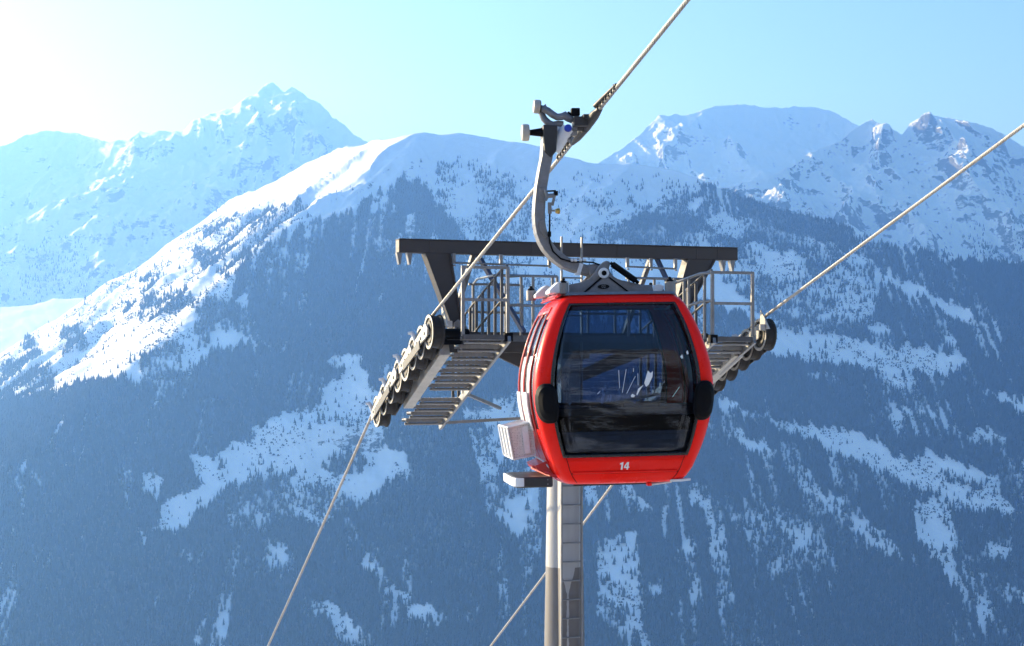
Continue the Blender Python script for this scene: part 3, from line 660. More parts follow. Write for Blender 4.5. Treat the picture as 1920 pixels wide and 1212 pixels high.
def sheave_train(s0, inner):
    """inner = +1 / -1 : side (along x) on which the main beam lies"""
    global WHEEL
    tr = empty("sheave_assembly", (0, 0, -GZ), (0, 0, 0), tower)
    us = [-1.60 + 0.462 * k for k in range(8)]
    for k, u in enumerate(us):
        sl = math.atan(rope_slope(u)); zc = rope_z(u) - 0.272 / math.cos(sl) * 1.0
        loc = (s0, u, zc)
        if WHEEL is None:
            o = make_wheel().build("sheave_wheel", [M['cream'], M['tread'], M['castdark']], tr, 0, loc); WHEEL = o
        else:
            o = link_copy(WHEEL, tr); o.location = loc
    zc = lambda u: rope_z(u) - 0.28
    for k in range(4):
        ua, ub = us[2 * k] - 0.06, us[2 * k + 1] + 0.20
        for sd in (-1, 1):
            mb = MB(); a, b = zc(ua), zc(ub); off = 0.125 * sd
            poly = [(ua, a - 0.085), (ua - 0.02, a + 0.03), (ua + 0.10, a + 0.115), (ub - 0.05, b + 0.10), (ub + 0.03, b + 0.02), (ub, b - 0.085)]
            mb.prism(poly, 's', s0 + off - 0.012, s0 + off + 0.012)
            for q in (0.2, 0.5, 0.8):
                u = ua + (ub - ua) * q; mb.lathe([(-0.02 * 1, 0.026), (0.02, 0.026), (0.02, 0)], (s0 + off + 0.008 * sd, u, a + (b - a) * q), (sd, 0, 0), 8)
            mb.build("rocker_plate", M['cream'] if sd < 0 else M['castdark'], tr, 0.003, (0, 0, 0), 1)
        # rope catcher horn on the outer end of every rocker
        mb = MB(); u = ub + 0.06; z = rope_z(u) - 0.02
        mb.tube([(s0 - 0.10, u - 0.05, z - 0.20), (s0 - 0.12, u - 0.02, z - 0.09), (s0 - 0.16, u, z - 0.02), (s0 - 0.215, u + 0.02, z - 0.03)], [0.035, 0.042, 0.036, 0.022], 6)
        mb.build("rope_catcher", M['white'], tr)
    # two equalising beams and the main beam
    for k in range(2):
        ua, ub = us[4 * k] + 0.22, us[4 * k + 3] - 0.2; mb = MB()
        for sd in (-1, 1):
            mb.beam((s0 + 0.17 * sd, ua, zc(ua) - 0.12), (s0 + 0.17 * sd, ub, zc(ub) - 0.12), 0.02, 0.13)
        mb.build("equalising_beam", M['castdark'], tr, 0.003, (0, 0, 0), 1)
    mb = MB(); si = s0 + 0.27 * inner
    mb.beam((si, -1.20, zc(-1.20) - 0.12), (si, 0.95, zc(0.95) - 0.16), 0.17, 0.22)
    mb.build("main_beam", M['cream'], tr, 0.006, (0, 0, 0), 1)
    mb = MB()
    if inner > 0: mb.lathe([(-0.30, 0.085), (0.30, 0.085)], (si + 0.08 * inner, -1.22, zc(-1.22) + 0.10), (1, 0, 0), 16)
    if inner > 0: mb.lathe([(-0.31, 0.0), (-0.31, 0.11), (-0.24, 0.11), (-0.24, 0.085)], (si + 0.08 * inner, -1.22, zc(-1.22) + 0.10), (1, 0, 0), 16)
    mb.box((si + 0.05 * inner, -1.22, zc(-1.22) - 0.03), (0.42, 0.12, 0.07))
    mb.build("tension_unit", M['black'], tr)
    # derailment plate at the uphill end
    mb = MB(); u0 = us[0] - 0.18
    mb.prism([(u0 - 0.22, zc(u0) + 0.02), (u0 - 0.05, zc(u0) + 0.20), (u0 + 0.10, zc(u0) + 0.34), (u0 + 0.12, zc(u0) + 0.02)], 's', s0 + 0.09 * inner, s0 + 0.11 * inner)
    mb.box((s0 + 0.16 * inner, u0 - 0.02, zc(u0) + 0.05), (0.09, 0.14, 0.10)); mb.build("derail_plate", M['cream'], tr, 0.003, (0, 0, 0), 1)
    return tr
sheave_train(-2.70, 1); sheave_train(2.86, -1)

# stepped catwalks beside the sheaves
def tread_mesh(w):
    mb = MB(); mb.box((0, 0, 0), (w, 0.27, 0.022))
    mb.box((0, -0.137, -0.012), (w, 0.008, 0.06)); mb.box((0, 0.137, -0.012), (w, 0.008, 0.06))
    n = 9
    for k in range(n): mb.box(((k + 0.5) / n * w - w / 2, -0.02, 0.014), (w / n * 0.55, 0.20, 0.012))     # raised grip bars
    mb.tube([(-w / 2, -0.05, -0.075), (w / 2, -0.05, -0.075)], 0.024, 8)
    for k in (-0.42, 0.42): mb.box((k * w, -0.05, -0.04), (0.03, 0.05, 0.06))
    return mb
def catwalk(sa, sb, outer):
    cw = empty("catwalk", (0, 0, -GZ), (0, 0, 0), tower); w = sb - sa; sm_ = (sa + sb) / 2
    zt = lambda u: 0.60 - 0.385 * (u + 1.62)
    first = None
    for k in range(12):
        u = -1.60 + 0.315 * k
        if k == 7: continue
        loc = (sm_, u, zt(u))
        if first is None: first = tread_mesh(w - 0.06).build("step", M['galv'], cw, 0, loc)
        else: c = link_copy(first, cw); c.location = loc
    for s_ in ((sb,) if outer < 0 else (sa, sb)):
        mb = MB(); mb.beam((s_, -1.78, zt(-1.78) - 0.07), (s_, 2.02, zt(2.02) - 0.07), 0.05, 0.13); mb.build("stringer", M['galv'], cw, 0.004, (0, 0, 0), 1)
        mb = MB()
        for k in range(12):
            u = -1.60 + 0.315 * k; mb.box((s_, u, zt(u) - 0.0), (0.075, 0.09, 0.05))
        mb.build("step_bracket", M['galv'], cw)
    # landing frame, square tube end and its cage
    mb = MB(); mb.box((sm_, -1.72, 0.60), (w + 0.02, 0.06, 0.075)); mb.build("landing_edge", M['galvdark'], cw, 0.003, (0, 0, 0), 1)
    mb = MB()
    for u0 in (-1.70,):
        for s_ in (sa, sb): mb.box((s_, u0, 1.14), (0.05, 0.05, 1.06))
        for z in (1.665, 1.17): mb.box((sm_, u0, z), (w + 0.05, 0.045, 0.045))
    mb.build("cage_rail", M['galv'], cw, 0.004, (0, 0, 0), 1)
    # sloping hand rail on the inner side
    si = sb if outer < 0 else sa; mb = MB()
    for k in range(9):
        u = -1.41 + 0.33 * k; zb = zt(u) + 0.02; mb.tube([(si, u, zb), (si, u, 1.66 - 0.325 * (u + 1.41))], 0.026, 6)
    for dz in (0, -0.48): mb.tube([(si, -1.68, 1.70 + dz), (si, -1.41, 1.66 + dz), (si, 1.24, 1.66 + dz - 0.325 * 2.65)], 0.02, 6)
    mb.build("hand_rail", M['galvdark'], cw)
    so = sa if outer < 0 else sb
    # underside ties
    mb = MB(); mb.beam((si, 0.4, zt(0.4) - 0.12), (si - 0.9 * outer * -1 * -1, 1.4, -0.55), 0.05, 0.05); mb.beam((si, 1.7, zt(1.7) - 0.12), (si - 1.3 * outer, 1.5, -0.73), 0.05, 0.05)
    mb.build("tie_bar", M['galv'], cw)
    mb = MB(); mb.box((si, -1.72, 0.60), (0.13, 0.10, 0.13)); mb.build("end_socket", M['black'], cw, 0.006, (0, 0, 0), 1)
    return cw
catwalk(-2.28, -1.56, -1); catwalk(1.89, 2.60, 1)

# middle platform with railings
mid = empty("middle_platform", (0, 0, -GZ), (0, 0, 0), tower)
mb = MB(); mb.box((0.15, -0.62, 0.62), (3.3, 0.55, 0.04)); mb.box((0.15, -0.90, 0.60), (3.3, 0.02, 0.10)); mb.box((0.15, 0.62, 0.62), (3.3, 0.55, 0.04)); mb.build("deck_grating", M['galvdark'], mid)
mb = MB()
for u, z, sa, sb, ps in ((-0.85, 1.60, -1.50, -0.44, (-1.05, -0.85, -0.52, -0.44)), (0.85, 1.55, -1.40, -0.45, (-1.32, -0.75, -0.45)), (0.85, 1.55, 0.6, 1.75, (0.75, 1.25, 1.72)), (-0.85, 1.60, 0.75, 1.8, (0.8, 1.25, 1.78))):
    for dz in (0, -0.47): mb.tube([(sa, u, z + dz), (sb, u, z + dz)], 0.022, 6)
    for s_ in ps: mb.tube([(s_, u, 0.62), (s_, u, z)], 0.024, 6)
mb.tube([(-1.32, 0.85, 1.55), (-1.45, 0.2, 1.6), (-1.5, -0.85, 1.6)], 0.02, 6)
mb.build("guard_rail", M['galv'], mid)
mb = MB()
for z in (1.62, 1.17):
    mb.tube([(1.89, -1.70, z + 0.04), (1.76, -1.55, z + 0.03), (1.50, -0.9, z - 0.12)], 0.024, 6)
for s_, u in ((1.80, -1.60), (1.66, -1.30), (1.54, -1.0)): mb.tube([(s_, u, 0.6), (s_, u, 1.60)], 0.024, 6)
for z in (1.62, 1.17):
    mb.tube([(-1.56, -1.70, z), (-1.35, -1.0, z - 0.05), (-1.05, -0.85, z - 0.02)], 0.02, 6)
mb.build("corner_rail", M['galv'], mid)
mb = MB()
for s_ in (-1.0, 1.2):
    sg = 1 if s_ > 0 else -1
    mb.prism([(s_ - 0.3, 0.38), (s_ + 0.3, 0.38), (0.26 * sg, -0.1), (0.26 * sg, 0.10)] if sg > 0 else [(s_ - 0.3, 0.38), (s_ + 0.3, 0.38), (-0.26, 0.10), (-0.26, -0.1)], 'u', -0.05, 0.05)
TP(mb, "gusset_plate", M['dark'], None, 0.004)

# ------------------------------------------------------------------ haul ropes
def rope_points(side):
    """centre line in world space; side -1 left, +1 right"""
    g = 0.0 if side < 0 else 5.56
    p = Vector((math.cos(LINE), math.sin(LINE), 0)); d = Vector((-math.sin(LINE), math.cos(LINE), 0)); T = Vector((0.87, 28.3, 0))
    base = T + p * (-2.70 + g)
    pts_ = []
    for u in (-62, -50, -40, -30, -24, -20, -16, -12, -9, -6, -4, -3): pts_.append(base + d * u + Vector((0, 0, rope_z(-1.77) - 0.306 * (u + 1.77))))
    u = -1.77
    while u < 1.77: pts_.append(base + d * u + Vector((0, 0, rope_z(u)))); u += 0.177
    z1 = rope_z(1.76); zz = z1; prev = 1.76
    for u in (1.76, 3, 6, 10, 15, 22, 30, 42, 60, 80):
        zz += (u - prev) * (-0.566 + 0.0008 * u); prev = u
        pts_.append(base + d * u + Vector((0, 0, zz)))
    return pts_
def resample(pts_, step):
    P_ = np.array([list(p) for p in pts_]); seg = np.linalg.norm(np.diff(P_, axis=0), axis=1); t = np.concatenate([[0], np.cumsum(seg)])
    q = np.arange(0, t[-1], step); return np.stack([np.interp(q, t, P_[:, k]) for k in range(3)], -1), q
def rope(side, label):
    C, t = resample(rope_points(side), 0.045)
    T_ = np.gradient(C, axis=0); T_ /= np.linalg.norm(T_, axis=1)[:, None]
    A = np.cross(T_, np.array([0, 0, 1.0])); A /= np.linalg.norm(A, axis=1)[:, None]; B = np.cross(A, T_)
    V, Fc = [], []; nst, ns, rc, rs_, pitch = 6, 6, 0.0170, 0.0090, 0.40
    n = len(C)
    for k in range(nst):
        ph = 2 * math.pi * (t / pitch + k / nst); O = C + rc * (A * np.cos(ph)[:, None] + B * np.sin(ph)[:, None])
        base = k * n * ns; ring = []
        for j in range(ns):
            a = ph + 2 * math.pi * j / ns; ring.append(O + rs_ * (A * np.cos(a)[:, None] + B * np.sin(a)[:, None]))
        V.append(np.stack(ring, 1).reshape(-1, 3)); i = np.arange(n - 1)[:, None] * ns; j = np.arange(ns)[None, :]; j2 = (j + 1) % ns
        Fc.append((np.stack([i + j, i + j2, i + ns + j2, i + ns + j], -1).reshape(-1, 4)) + base)
    V = np.concatenate(V); Fc = np.concatenate(Fc)
    org = C[int(np.argmin(np.abs(C[:, 1] - 27)))]
    me = bpy.data.meshes.new("haul_rope"); me.from_pydata((V - org).tolist(), [], Fc.tolist()); me.polygons.foreach_set("use_smooth", np.ones(len(Fc), bool)); me.materials.append(M['rope'])
    o = bpy.data.objects.new("haul_rope", me); COL.objects.link(o); o.location = org
    return tag(o, label, "cable", "haul ropes of the lift")
rope(-1, "twisted steel haul rope carrying the red gondola, over the left sheaves")
rope(1, "twisted steel haul rope running over the right sheaves, without a gondola")
#GONDOLA
# ------------------------------------------------------------------ gondola (local x across, y down the line, z from eye level; root at its underside)
YAW, ROLL, GB = R(6.0), -0.02, -1.22
gon = empty("gondola_cabin", (1.217 - 0.0224, 20.0, GB), (0, ROLL, YAW))
tag(gon, "red cable car gondola number 14 with big dark front window, hanging from the rope", "gondola")
def GP(mb, name, mats, parent=None, bevel=0, seg=2):
    return mb.build(name, mats, parent or gon, bevel, (0, 0, -GB) if parent is None else (0, 0, 0), seg)

ZL = [-1.215, -1.205, -1.18, -1.135, -1.04, -0.985, -0.96, -0.90, -0.80, -0.69, -0.58, -0.50, -0.42, -0.30, -0.18, -0.06, 0.06, 0.14, 0.25, 0.36, 0.47, 0.57, 0.66, 0.74, 0.79, 0.83, 0.875, 0.91, 0.93, 0.938]
AZ = [(-1.215, .58), (-1.205, .645), (-1.18, .69), (-1.135, .735), (-.93, .838), (-.538, .968), (-.242, 1.018), (.036, 1.012), (.333, .945), (.726, .785), (.83, .722), (.89, .665), (.92, .61), (.938, .55)]
BZ = [(-1.215, .60), (-1.205, .66), (-1.18, .70), (-1.135, .735), (-.93, .83), (-.538, .925), (-.2, .955), (.1, .95), (.4, .91), (.74, .83), (.87, .79), (.92, .74), (.938, .68)]
def smooth_interp(z, tab):
    xs = np.array([p[0] for p in tab]); ys = np.array([p[1] for p in tab]); m = np.gradient(ys, xs)
    i = int(np.clip(np.searchsorted(xs, z) - 1, 0, len(xs) - 2)); h = xs[i + 1] - xs[i]; t = min(1, max(0, (z - xs[i]) / h))
    return (2 * t**3 - 3 * t**2 + 1) * ys[i] + (t**3 - 2 * t**2 + t) * h * m[i] + (-2 * t**3 + 3 * t**2) * ys[i + 1] + (t**3 - t**2) * h * m[i + 1]
FR = [-1, -0.975, -0.935, -0.72, -0.45, -0.15, 0.15, 0.45, 0.72, 0.935, 0.975, 1]           # stations across an end face
SD = [-1, -0.965, -0.74, -0.70, -0.68, -0.40, -0.37, -0.06, -0.02, 0.02, 0.06, 0.37, 0.40, 0.68, 0.70, 0.74, 0.965, 1]   # stations along a side
NC = 6
COLS = []                                                                              # (face, station) round the plan
for f in FR: COLS.append(('front', f))
for k in range(1, NC): COLS.append(('c0', k / NC))
for f in SD: COLS.append(('right', f))
for k in range(1, NC): COLS.append(('c1', k / NC))
for f in FR: COLS.append(('rear', f))
for k in range(1, NC): COLS.append(('c2', k / NC))
for f in SD: COLS.append(('left', f))
for k in range(1, NC): COLS.append(('c3', k / NC))
def shell_pt(col, z, inset=0.0):
    a = smooth_interp(z, AZ) - inset; b = smooth_interp(z, BZ) - inset; r = 0.15 * a / 1.0; face, f = col
    fa, fb = a - r, b - r; bul = 0.035
    crown = lambda q: bul * (1 - q * q)
    if face == 'front': return Vector((fa * f, -b - crown(f), z))
    if face == 'rear': return Vector((-fa * f, b + crown(f), z))
    if face == 'right': return Vector((a + 0.02 * (1 - f * f), fb * f, z))
    if face == 'left': return Vector((-a - 0.02 * (1 - f * f), -fb * f, z))
    t = f * math.pi / 2
    if face == 'c0': return Vector((fa + r * math.sin(t), -fb - r * math.cos(t), z))
    if face == 'c1': return Vector((fa + r * math.cos(t), fb + r * math.sin(t), z))
    if face == 'c2': return Vector((-fa - r * math.sin(t), fb + r * math.cos(t), z))
    return Vector((-fa - r * math.cos(t), -fb - r * math.sin(t), z))
def region(j, zm):
    """what a patch of the shell is: 'red', 'glass', 'band' ..."""
    face, f = COLS[j]; face2, f2 = COLS[(j + 1) % len(COLS)]
    if face in ('front', 'rear') and face2 == face:
        m = (f + f2) / 2
        if abs(m) < 0.975 and -0.90 < zm < 0.83: return ('window_' + face) if (abs(m) < 0.935 and -0.87 < zm < 0.81) else 'band_' + face
        return 'red'
    if face in ('left', 'right') and face2 == face:
        m = (f + f2) / 2; am = abs(m)
        if -0.58 < zm < 0.66 and 0.74 < am < 0.965: return 'quarter_' + face + ('a' if m < 0 else 'b')
        if 0.02 < am < 0.70 and -1.04 < zm < 0.79:
            d = face + ('a' if m < 0 else 'b')
            if 0.06 < am < 0.68:
                if 0.25 < zm < 0.74: return 'upper_' + d + '1'
                dark = (am > 0.385) if m < 0 else (am < 0.385)
                if -0.42 < zm < 0.25: return 'slot_' + d + ('1' if dark else '2')
            return 'door_' + d
        return 'side_red'
    return 'red'
ZL = sorted(ZL + [-0.87, 0.81])
NZ, NCOL = len(ZL), len(COLS)
REG = {}
for i in range(NZ - 1):
    for j in range(NCOL): REG.setdefault(region(j, (ZL[i] + ZL[i + 1]) / 2), []).append((i, j))
def patch(cells, inset=0.0):
    mb = MB(); idx = {}; vs = []; fs = []
    def vid(i, j):
        j %= NCOL
        if (i, j) not in idx: idx[(i, j)] = len(vs); vs.append(shell_pt(COLS[j], ZL[i], inset))
        return idx[(i, j)]
    for i, j in cells: fs.append((vid(i, j), vid(i, j + 1), vid(i + 1, j + 1), vid(i + 1, j)))
    mb.add(vs, fs, 0, True); return mb
def gpatch(name, cells, m_, inset, thick, parent=None):
    o = GP(patch(cells, inset), name, m_, parent)
    so = o.modifiers.new("thickness", 'SOLIDIFY'); so.thickness = thick; so.offset = -1
    return o
body_cells = REG['red'] + REG['side_red']
mbody = patch(body_cells)
cap = [shell_pt(c, ZL[-1]) for c in COLS]; mbody.add(cap, [tuple(range(NCOL))]); cap = [shell_pt(c, ZL[0]) for c in COLS]; mbody.add(cap, [tuple(range(NCOL))])
body = GP(mbody, "cabin_body", M['red'])
so = body.modifiers.new("thickness", 'SOLIDIFY'); so.thickness = 0.03; so.offset = -1
# end windows
for e in ('front', 'rear'):
    w = gpatch("front_window" if e == 'front' else "rear_window", REG['window_' + e], M['glass'], 0.004, 0.006)
    fr = gpatch("window_frame", REG['band_' + e], M['blackgloss'], -0.003, 0.02, w)
# panel joints of the front apron
mb = MB()
for sgn in (-1, 1):
    pts_ = [shell_pt(('front', sgn * 0.93), z, -0.002) for z in (-1.19, -1.12, -1.04, -0.96, -0.905)]
    mb.tube(pts_, 0.004, 4)
pts_ = [shell_pt(('front', q), -1.085, -0.002) for q in np.linspace(-0.93, 0.93, 12)]; mb.tube(pts_, 0.004, 4)
GP(mb, "panel_joint", M['black'])
mb = MB(); pp = [(shell_pt(('front', q), -1.075, 0.004)) for q in np.linspace(-0.9, 0.9, 12)]
mb.tube([p + Vector((0, -0.004, 0.004)) for p in pp], 0.016, 8); GP(mb, "apron_rib", M['red'])
# side doors
for side in ('left', 'right'):
    sx_ = -1 if side == 'left' else 1
    for d in ('a', 'b'):
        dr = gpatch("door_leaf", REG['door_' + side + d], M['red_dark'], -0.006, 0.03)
        gpatch("upper_pane", REG['upper_' + side + d + '1'], M['sideglass'], 0.001, 0.006, dr)
        gpatch("open_slot", REG['slot_' + side + d + '1'], M['blackgloss'], 0.006, 0.006, dr)
        gpatch("lower_panel", REG['slot_' + side + d + '2'], M['white'], -0.002, 0.006, dr)
    for d in ('a', 'b'):
        gpatch("quarter_window", REG['quarter_' + side + d], M['sideglass'], 0.0, 0.006)
    # hinge seam lines
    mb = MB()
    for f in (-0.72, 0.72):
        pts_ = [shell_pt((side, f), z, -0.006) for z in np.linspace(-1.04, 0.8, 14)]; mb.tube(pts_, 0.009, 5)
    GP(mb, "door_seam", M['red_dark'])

# ski racks: pale plates on the door, perforated baskets below
def perforated():
    m = bpy.data.materials.new("perforated_white_sheet"); nt, out = nodes_of(m); N = nt.nodes.new; L = nt.links.new
    b = N("ShaderNodeBsdfPrincipled"); tc = N("ShaderNodeTexCoord"); v = N("ShaderNodeTexVoronoi"); v.inputs["Scale"].default_value = 55; v.inputs["Randomness"].default_value = 0.15
    L(tc.outputs["Object"], v.inputs[0]); g = N("ShaderNodeMapRange"); g.inputs[1].default_value = 0.22; g.inputs[2].default_value = 0.34; L(v.outputs["Distance"], g.inputs[0])
    mx = N("ShaderNodeMix"); mx.data_type = 'RGBA'; mx.inputs["A"].default_value = (0.10, 0.095, 0.09, 1); mx.inputs["B"].default_value = (0.66, 0.63, 0.60, 1)
    L(g.outputs[0], mx.inputs["Factor"]); L(mx.outputs["Result"], b.inputs["Base Color"]); b.inputs["Roughness"].default_value = 0.45; L(b.outputs[0], out.inputs[0]); return m
M['perf'] = perforated()
for side, sx_ in (('left', -1),):
    rack = empty("ski_rack", (0, 0, -GB), (0, 0, 0), gon)
    for f0, f1 in ((-0.60, -0.10), (0.10, 0.60)):
        mb = MB()
        for q0, q1 in ((f0, f0 + (f1 - f0) * 0.46), (f0 + (f1 - f0) * 0.54, f1)):
            zz = np.linspace(-0.60, -0.16, 8); vs = []
            for z in zz:
                for q in (q0, q1): p = shell_pt((side, q * (-1 if side == 'left' else 1)), z, -0.035); vs.append(p)
            n0 = len(vs)
            mb.add(vs, [(2 * i, 2 * i + 1, 2 * i + 3, 2 * i + 2) for i in range(len(zz) - 1)], 0, True)
        o = GP(mb, "back_plate", M['white'], rack); so = o.modifiers.new("thickness", 'SOLIDIFY'); so.thickness = 0.012
    # basket: open box, tilted a little out at the top
    mb = MB(); xi, xo = 0.985 * sx_, 1.235 * sx_; y0, y1 = -0.34, 0.74; zb, zt = -0.925, -0.565
    top = 0.03 * sx_
    A = [Vector((xi + top * 0, y0, zt + 0.07)), Vector((xo + top, y0, zt)), Vector((xo + top, y1, zt)), Vector((xi, y1, zt + 0.07))]
    Bq = [Vector((xi - 0.03 * sx_, y0, zb + 0.045)), Vector((xo - 0.03 * sx_, y0, zb)), Vector((xo - 0.03 * sx_, y1, zb)), Vector((xi - 0.03 * sx_, y1, zb + 0.045))]
    mb.add(A + Bq, [(1, 2, 6, 5), (4, 5, 6, 7)], 0); mb.add([A[0], A[1], Bq[1], Bq[0]], [(0, 1, 2, 3)], 1); mb.add([A[3], A[2], Bq[2], Bq[3]], [(0, 1, 2, 3)], 1)
    o = GP(mb, "basket", [M['white'], M['perf']], rack); so = o.modifiers.new("thickness", 'SOLIDIFY'); so.thickness = 0.012
    mb = MB()
    for y in (-0.34, 0.02, 0.38, 0.74):
        mb.beam((xo + top + 0.012 * sx_, y, zt), (xo - 0.018 * sx_, y, zb), 0.05, 0.014, up=(1, 0, 0))
    for y in (-0.30, -0.1, 0.1, 0.4):
        mb.tube([(xi, y, zt + 0.075), (xo + top, y, zt + 0.008)], 0.011, 6)
    for z, x in ((zt, xo + top), (zb, xo - 0.03 * sx_)): mb.tube([(x, y0, z), (x, y1, z)], 0.014, 6)
    mb.tube([(xi, y0 - 0.004, zt + 0.07), (xo + top, y0 - 0.004, zt)], 0.013, 6); mb.tube([(xi - .03 * sx_, y0 - .004, zb + .045), (xo - .03 * sx_, y0 - .004, zb)], 0.013, 6)
    mb.prism([(xi + 0.06 * sx_, zt + 0.02), (xi + 0.13 * sx_, zt + 0.0), (xi + 0.10 * sx_, zb + 0.06), (xi + 0.03 * sx_, zb + 0.07)], 'u', y0 - 0.02, y0 - 0.004)
    GP(mb, "basket_frame", M['white'], rack)
    mb = MB(); mb.tube([(xi - 0.02 * sx_, -0.34, zb + 0.03), (xi - 0.10 * sx_, -0.42, zb - 0.02), (xi - 0.17 * sx_, -0.46, zb - 0.10)], 0.012, 6); GP(mb, "support_hook", M['white'], rack)
# underbody: sill brackets, rubber guide bumper on the left, foot on the right
mb = MB(); mb.prism([(-0.80, -0.93), (-0.98, -1.0), (-0.95, -1.05), (-0.80, -1.13), (-0.66, -1.16), (-0.66, -0.95)], 'u', -0.45, 0.45)
mb.beam((-1.0, -0.35, -1.01), (-0.74, -0.55, -1.13), 0.03, 0.03); mb.beam((-0.98, -0.1, -1.04), (-0.8, -0.5, -1.12), 0.03, 0.03); GP(mb, "sill_bracket", M['red_dark'], None, 0.008)
mb = MB(); sec = [(-1.235, -0.50), (-1.215, -0.59), (-1.17, -0.63), (-0.80, -0.63), (-0.80, 0.5), (-1.17, 0.5), (-1.235, 0.40)]
mb.prism(sec, 'z', -1.238, -1.118)
GP(mb, "guide_bumper", mat("bumper_black_rubber", (0.03, 0.03, 0.03), 0.45, 0, 0.2, 6), None, 0.02, 3)
mb = MB(); mb.prism([(-1.252, -0.49), (-1.228, -0.61), (-1.18, -0.64), (-1.13, -0.65), (-1.13, -0.62), (-1.17, -0.61), (-1.225, -0.48)], 'z', -1.222, -1.125); mb.box((-1.246, 0, -1.174), (0.016, 0.95, 0.10)); GP(mb, "bumper_sunlit_strip", M['white'], None, 0.008)  # white strip paints the sunlight on the black bumper's left end
mb = MB()
for x in (-0.86, -0.84):
    for z in (-1.15, -1.20): mb.lathe([(0.0, 0.0), (0.0, 0.009)], (-0.86, -0.634, z), (0, -1, 0), 8)
GP(mb, "bolt", M['galv'])
mb = MB(); mb.box((0.30, -0.62, -1.232), (0.05, 0.10, 0.035)); mb.beam((0.31, -0.63, -1.238), (0.56, -0.63, -1.212), 0.03, 0.02, 1)
mb.prism([(0.53, -0.72), (0.66, -0.72), (0.79, -0.60), (0.74, -0.52), (0.53, -0.56)], 'z', -1.205, -1.178, 1); GP(mb, "guide_foot", [M['red'], M['white']], None, 0.006)
mb = MB(); mb.box((0, 0, -1.225), (1.1, 1.0, 0.03)); GP(mb, "floor_pan", M['castdark'])
# corner pads on the front pillars
for sgn in (-1, 1):
    for yy_ in (-1, 1):
        mb = MB(); n = 22; rings = []
        cx0, cz0 = 0.945, -0.285
        for ri_, (q, dep) in enumerate(((1.0, 0.0), (0.97, 0.05), (0.82, 0.085), (0.5, 0.10), (0.0, 0.103))):
            ring = []
            for k in range(n):
                t = 2 * math.pi * k / n; ca, sa_ = math.cos(t), math.sin(t)
                ox = 0.125 * math.copysign(abs(ca) ** 0.75, ca) * q; oz = 0.225 * math.copysign(abs(sa_) ** 0.72, sa_) * q
                zz_ = cz0 + oz; edge = smooth_interp(zz_, AZ); xx_ = cx0 - 0.06 + ox + (edge - 1.01) * 0.8
                # follow the rounded corner
                rr_ = 0.15; bx = edge - rr_; over = max(0.0, xx_ - bx); yfall = smooth_interp(zz_, BZ) - (rr_ - math.sqrt(max(0.0, rr_ * rr_ - min(over, rr_ * 0.98) ** 2)))
                ring.append(Vector((sgn * xx_, yy_ * (yfall + 0.004 + dep), zz_)))
            rings.append(ring)
        for a, b in zip(rings, rings[1:]): mb.add(a + b, [(k, (k + 1) % n, n + (k + 1) % n, n + k) for k in range(n)], 0, True)
        GP(mb, "corner_pad", M['black'])
# number on the apron
def text_mesh(txt, size, name, m_, parent, loc, shear=0.0, bold=0.0, depth=0.002):
    cu = bpy.data.curves.new(name, 'FONT'); cu.body = txt; cu.size = size; cu.align_x = 'CENTER'; cu.align_y = 'CENTER'; cu.extrude = depth; cu.shear = shear; cu.offset = bold
    t = bpy.data.objects.new(name, cu); COL.objects.link(t); bpy.context.view_layer.update()
    me = bpy.data.meshes.new_from_object(t.evaluated_get(bpy.context.evaluated_depsgraph_get())); bpy.data.objects.remove(t)
    me.materials.clear(); me.materials.append(m_); o = bpy.data.objects.new(name, me); COL.objects.link(o); o.parent = parent; o.location = loc; o.rotation_euler = (R(90), 0, 0); return o
nz = -1.005; ny = shell_pt(('front', 0), nz).y - 0.004
mb = MB(); hN = 0.088
def digit(polys, x0):
    for p_ in polys:
        q_ = [(x0 + (a + 0.12 * b) * hN, (b - 0.5) * hN) for a, b in p_]; n_ = len(q_)
        mb.add([(a, -0.0015, b) for a, b in q_] + [(a, 0.0015, b) for a, b in q_], [tuple(range(n_)), tuple(range(2 * n_ - 1, n_ - 1, -1))] + [(k, (k + 1) % n_, n_ + (k + 1) % n_, n_ + k) for k in range(n_)])
digit([[(0.14, 0.0), (0.36, 0.0), (0.36, 1.0), (0.18, 1.0), (0.14, 0.93), (-0.06, 0.86), (-0.06, 0.70), (0.14, 0.74)]], -0.058)
digit([[(0.36, 0.0), (0.56, 0.0), (0.56, 0.22), (0.36, 0.22)], [(0.0, 0.22), (0.68, 0.22), (0.68, 0.39), (0.0, 0.39)], [(0.36, 0.39), (0.56, 0.39), (0.56, 1.0), (0.36, 1.0)], [(0.0, 0.39), (0.17, 0.39), (0.36, 0.76), (0.36, 1.0), (0.30, 1.0)]], -0.012)
tm = mb.build("number", M['num'], gon, 0, (-0.012, ny, nz - GB)); tm.rotation_euler = (R(14), 0, 0)

# roof
mb = MB(); n = len(COLS)
ring1 = [shell_pt(c, 0.91) for c in COLS]
lo_ = [Vector((p.x * 1.01, p.y * 1.0, 0.925)) for p in ring1]; hi_ = [Vector((p.x * 0.98, p.y * 0.96, 0.957)) for p in ring1]
mb.add(lo_ + hi_, [(k, (k + 1) % n, n + (k + 1) % n, n + k) for k in range(n)]); mb.add(hi_, [tuple(range(n))]); GP(mb, "roof_panel", M['cast'])
mb = MB(); mb.tube([(-0.70, y, 0.93 + 0 * y) for y in (-0.70, -0.3, 0.3, 0.70)], 0.022, 6); mb.tube([(-0.73, -0.66, 0.90), (-0.75, 0, 0.895), (-0.73, 0.66, 0.90)], 0.012, 6); GP(mb, "roof_gutter", M['red_dark'])
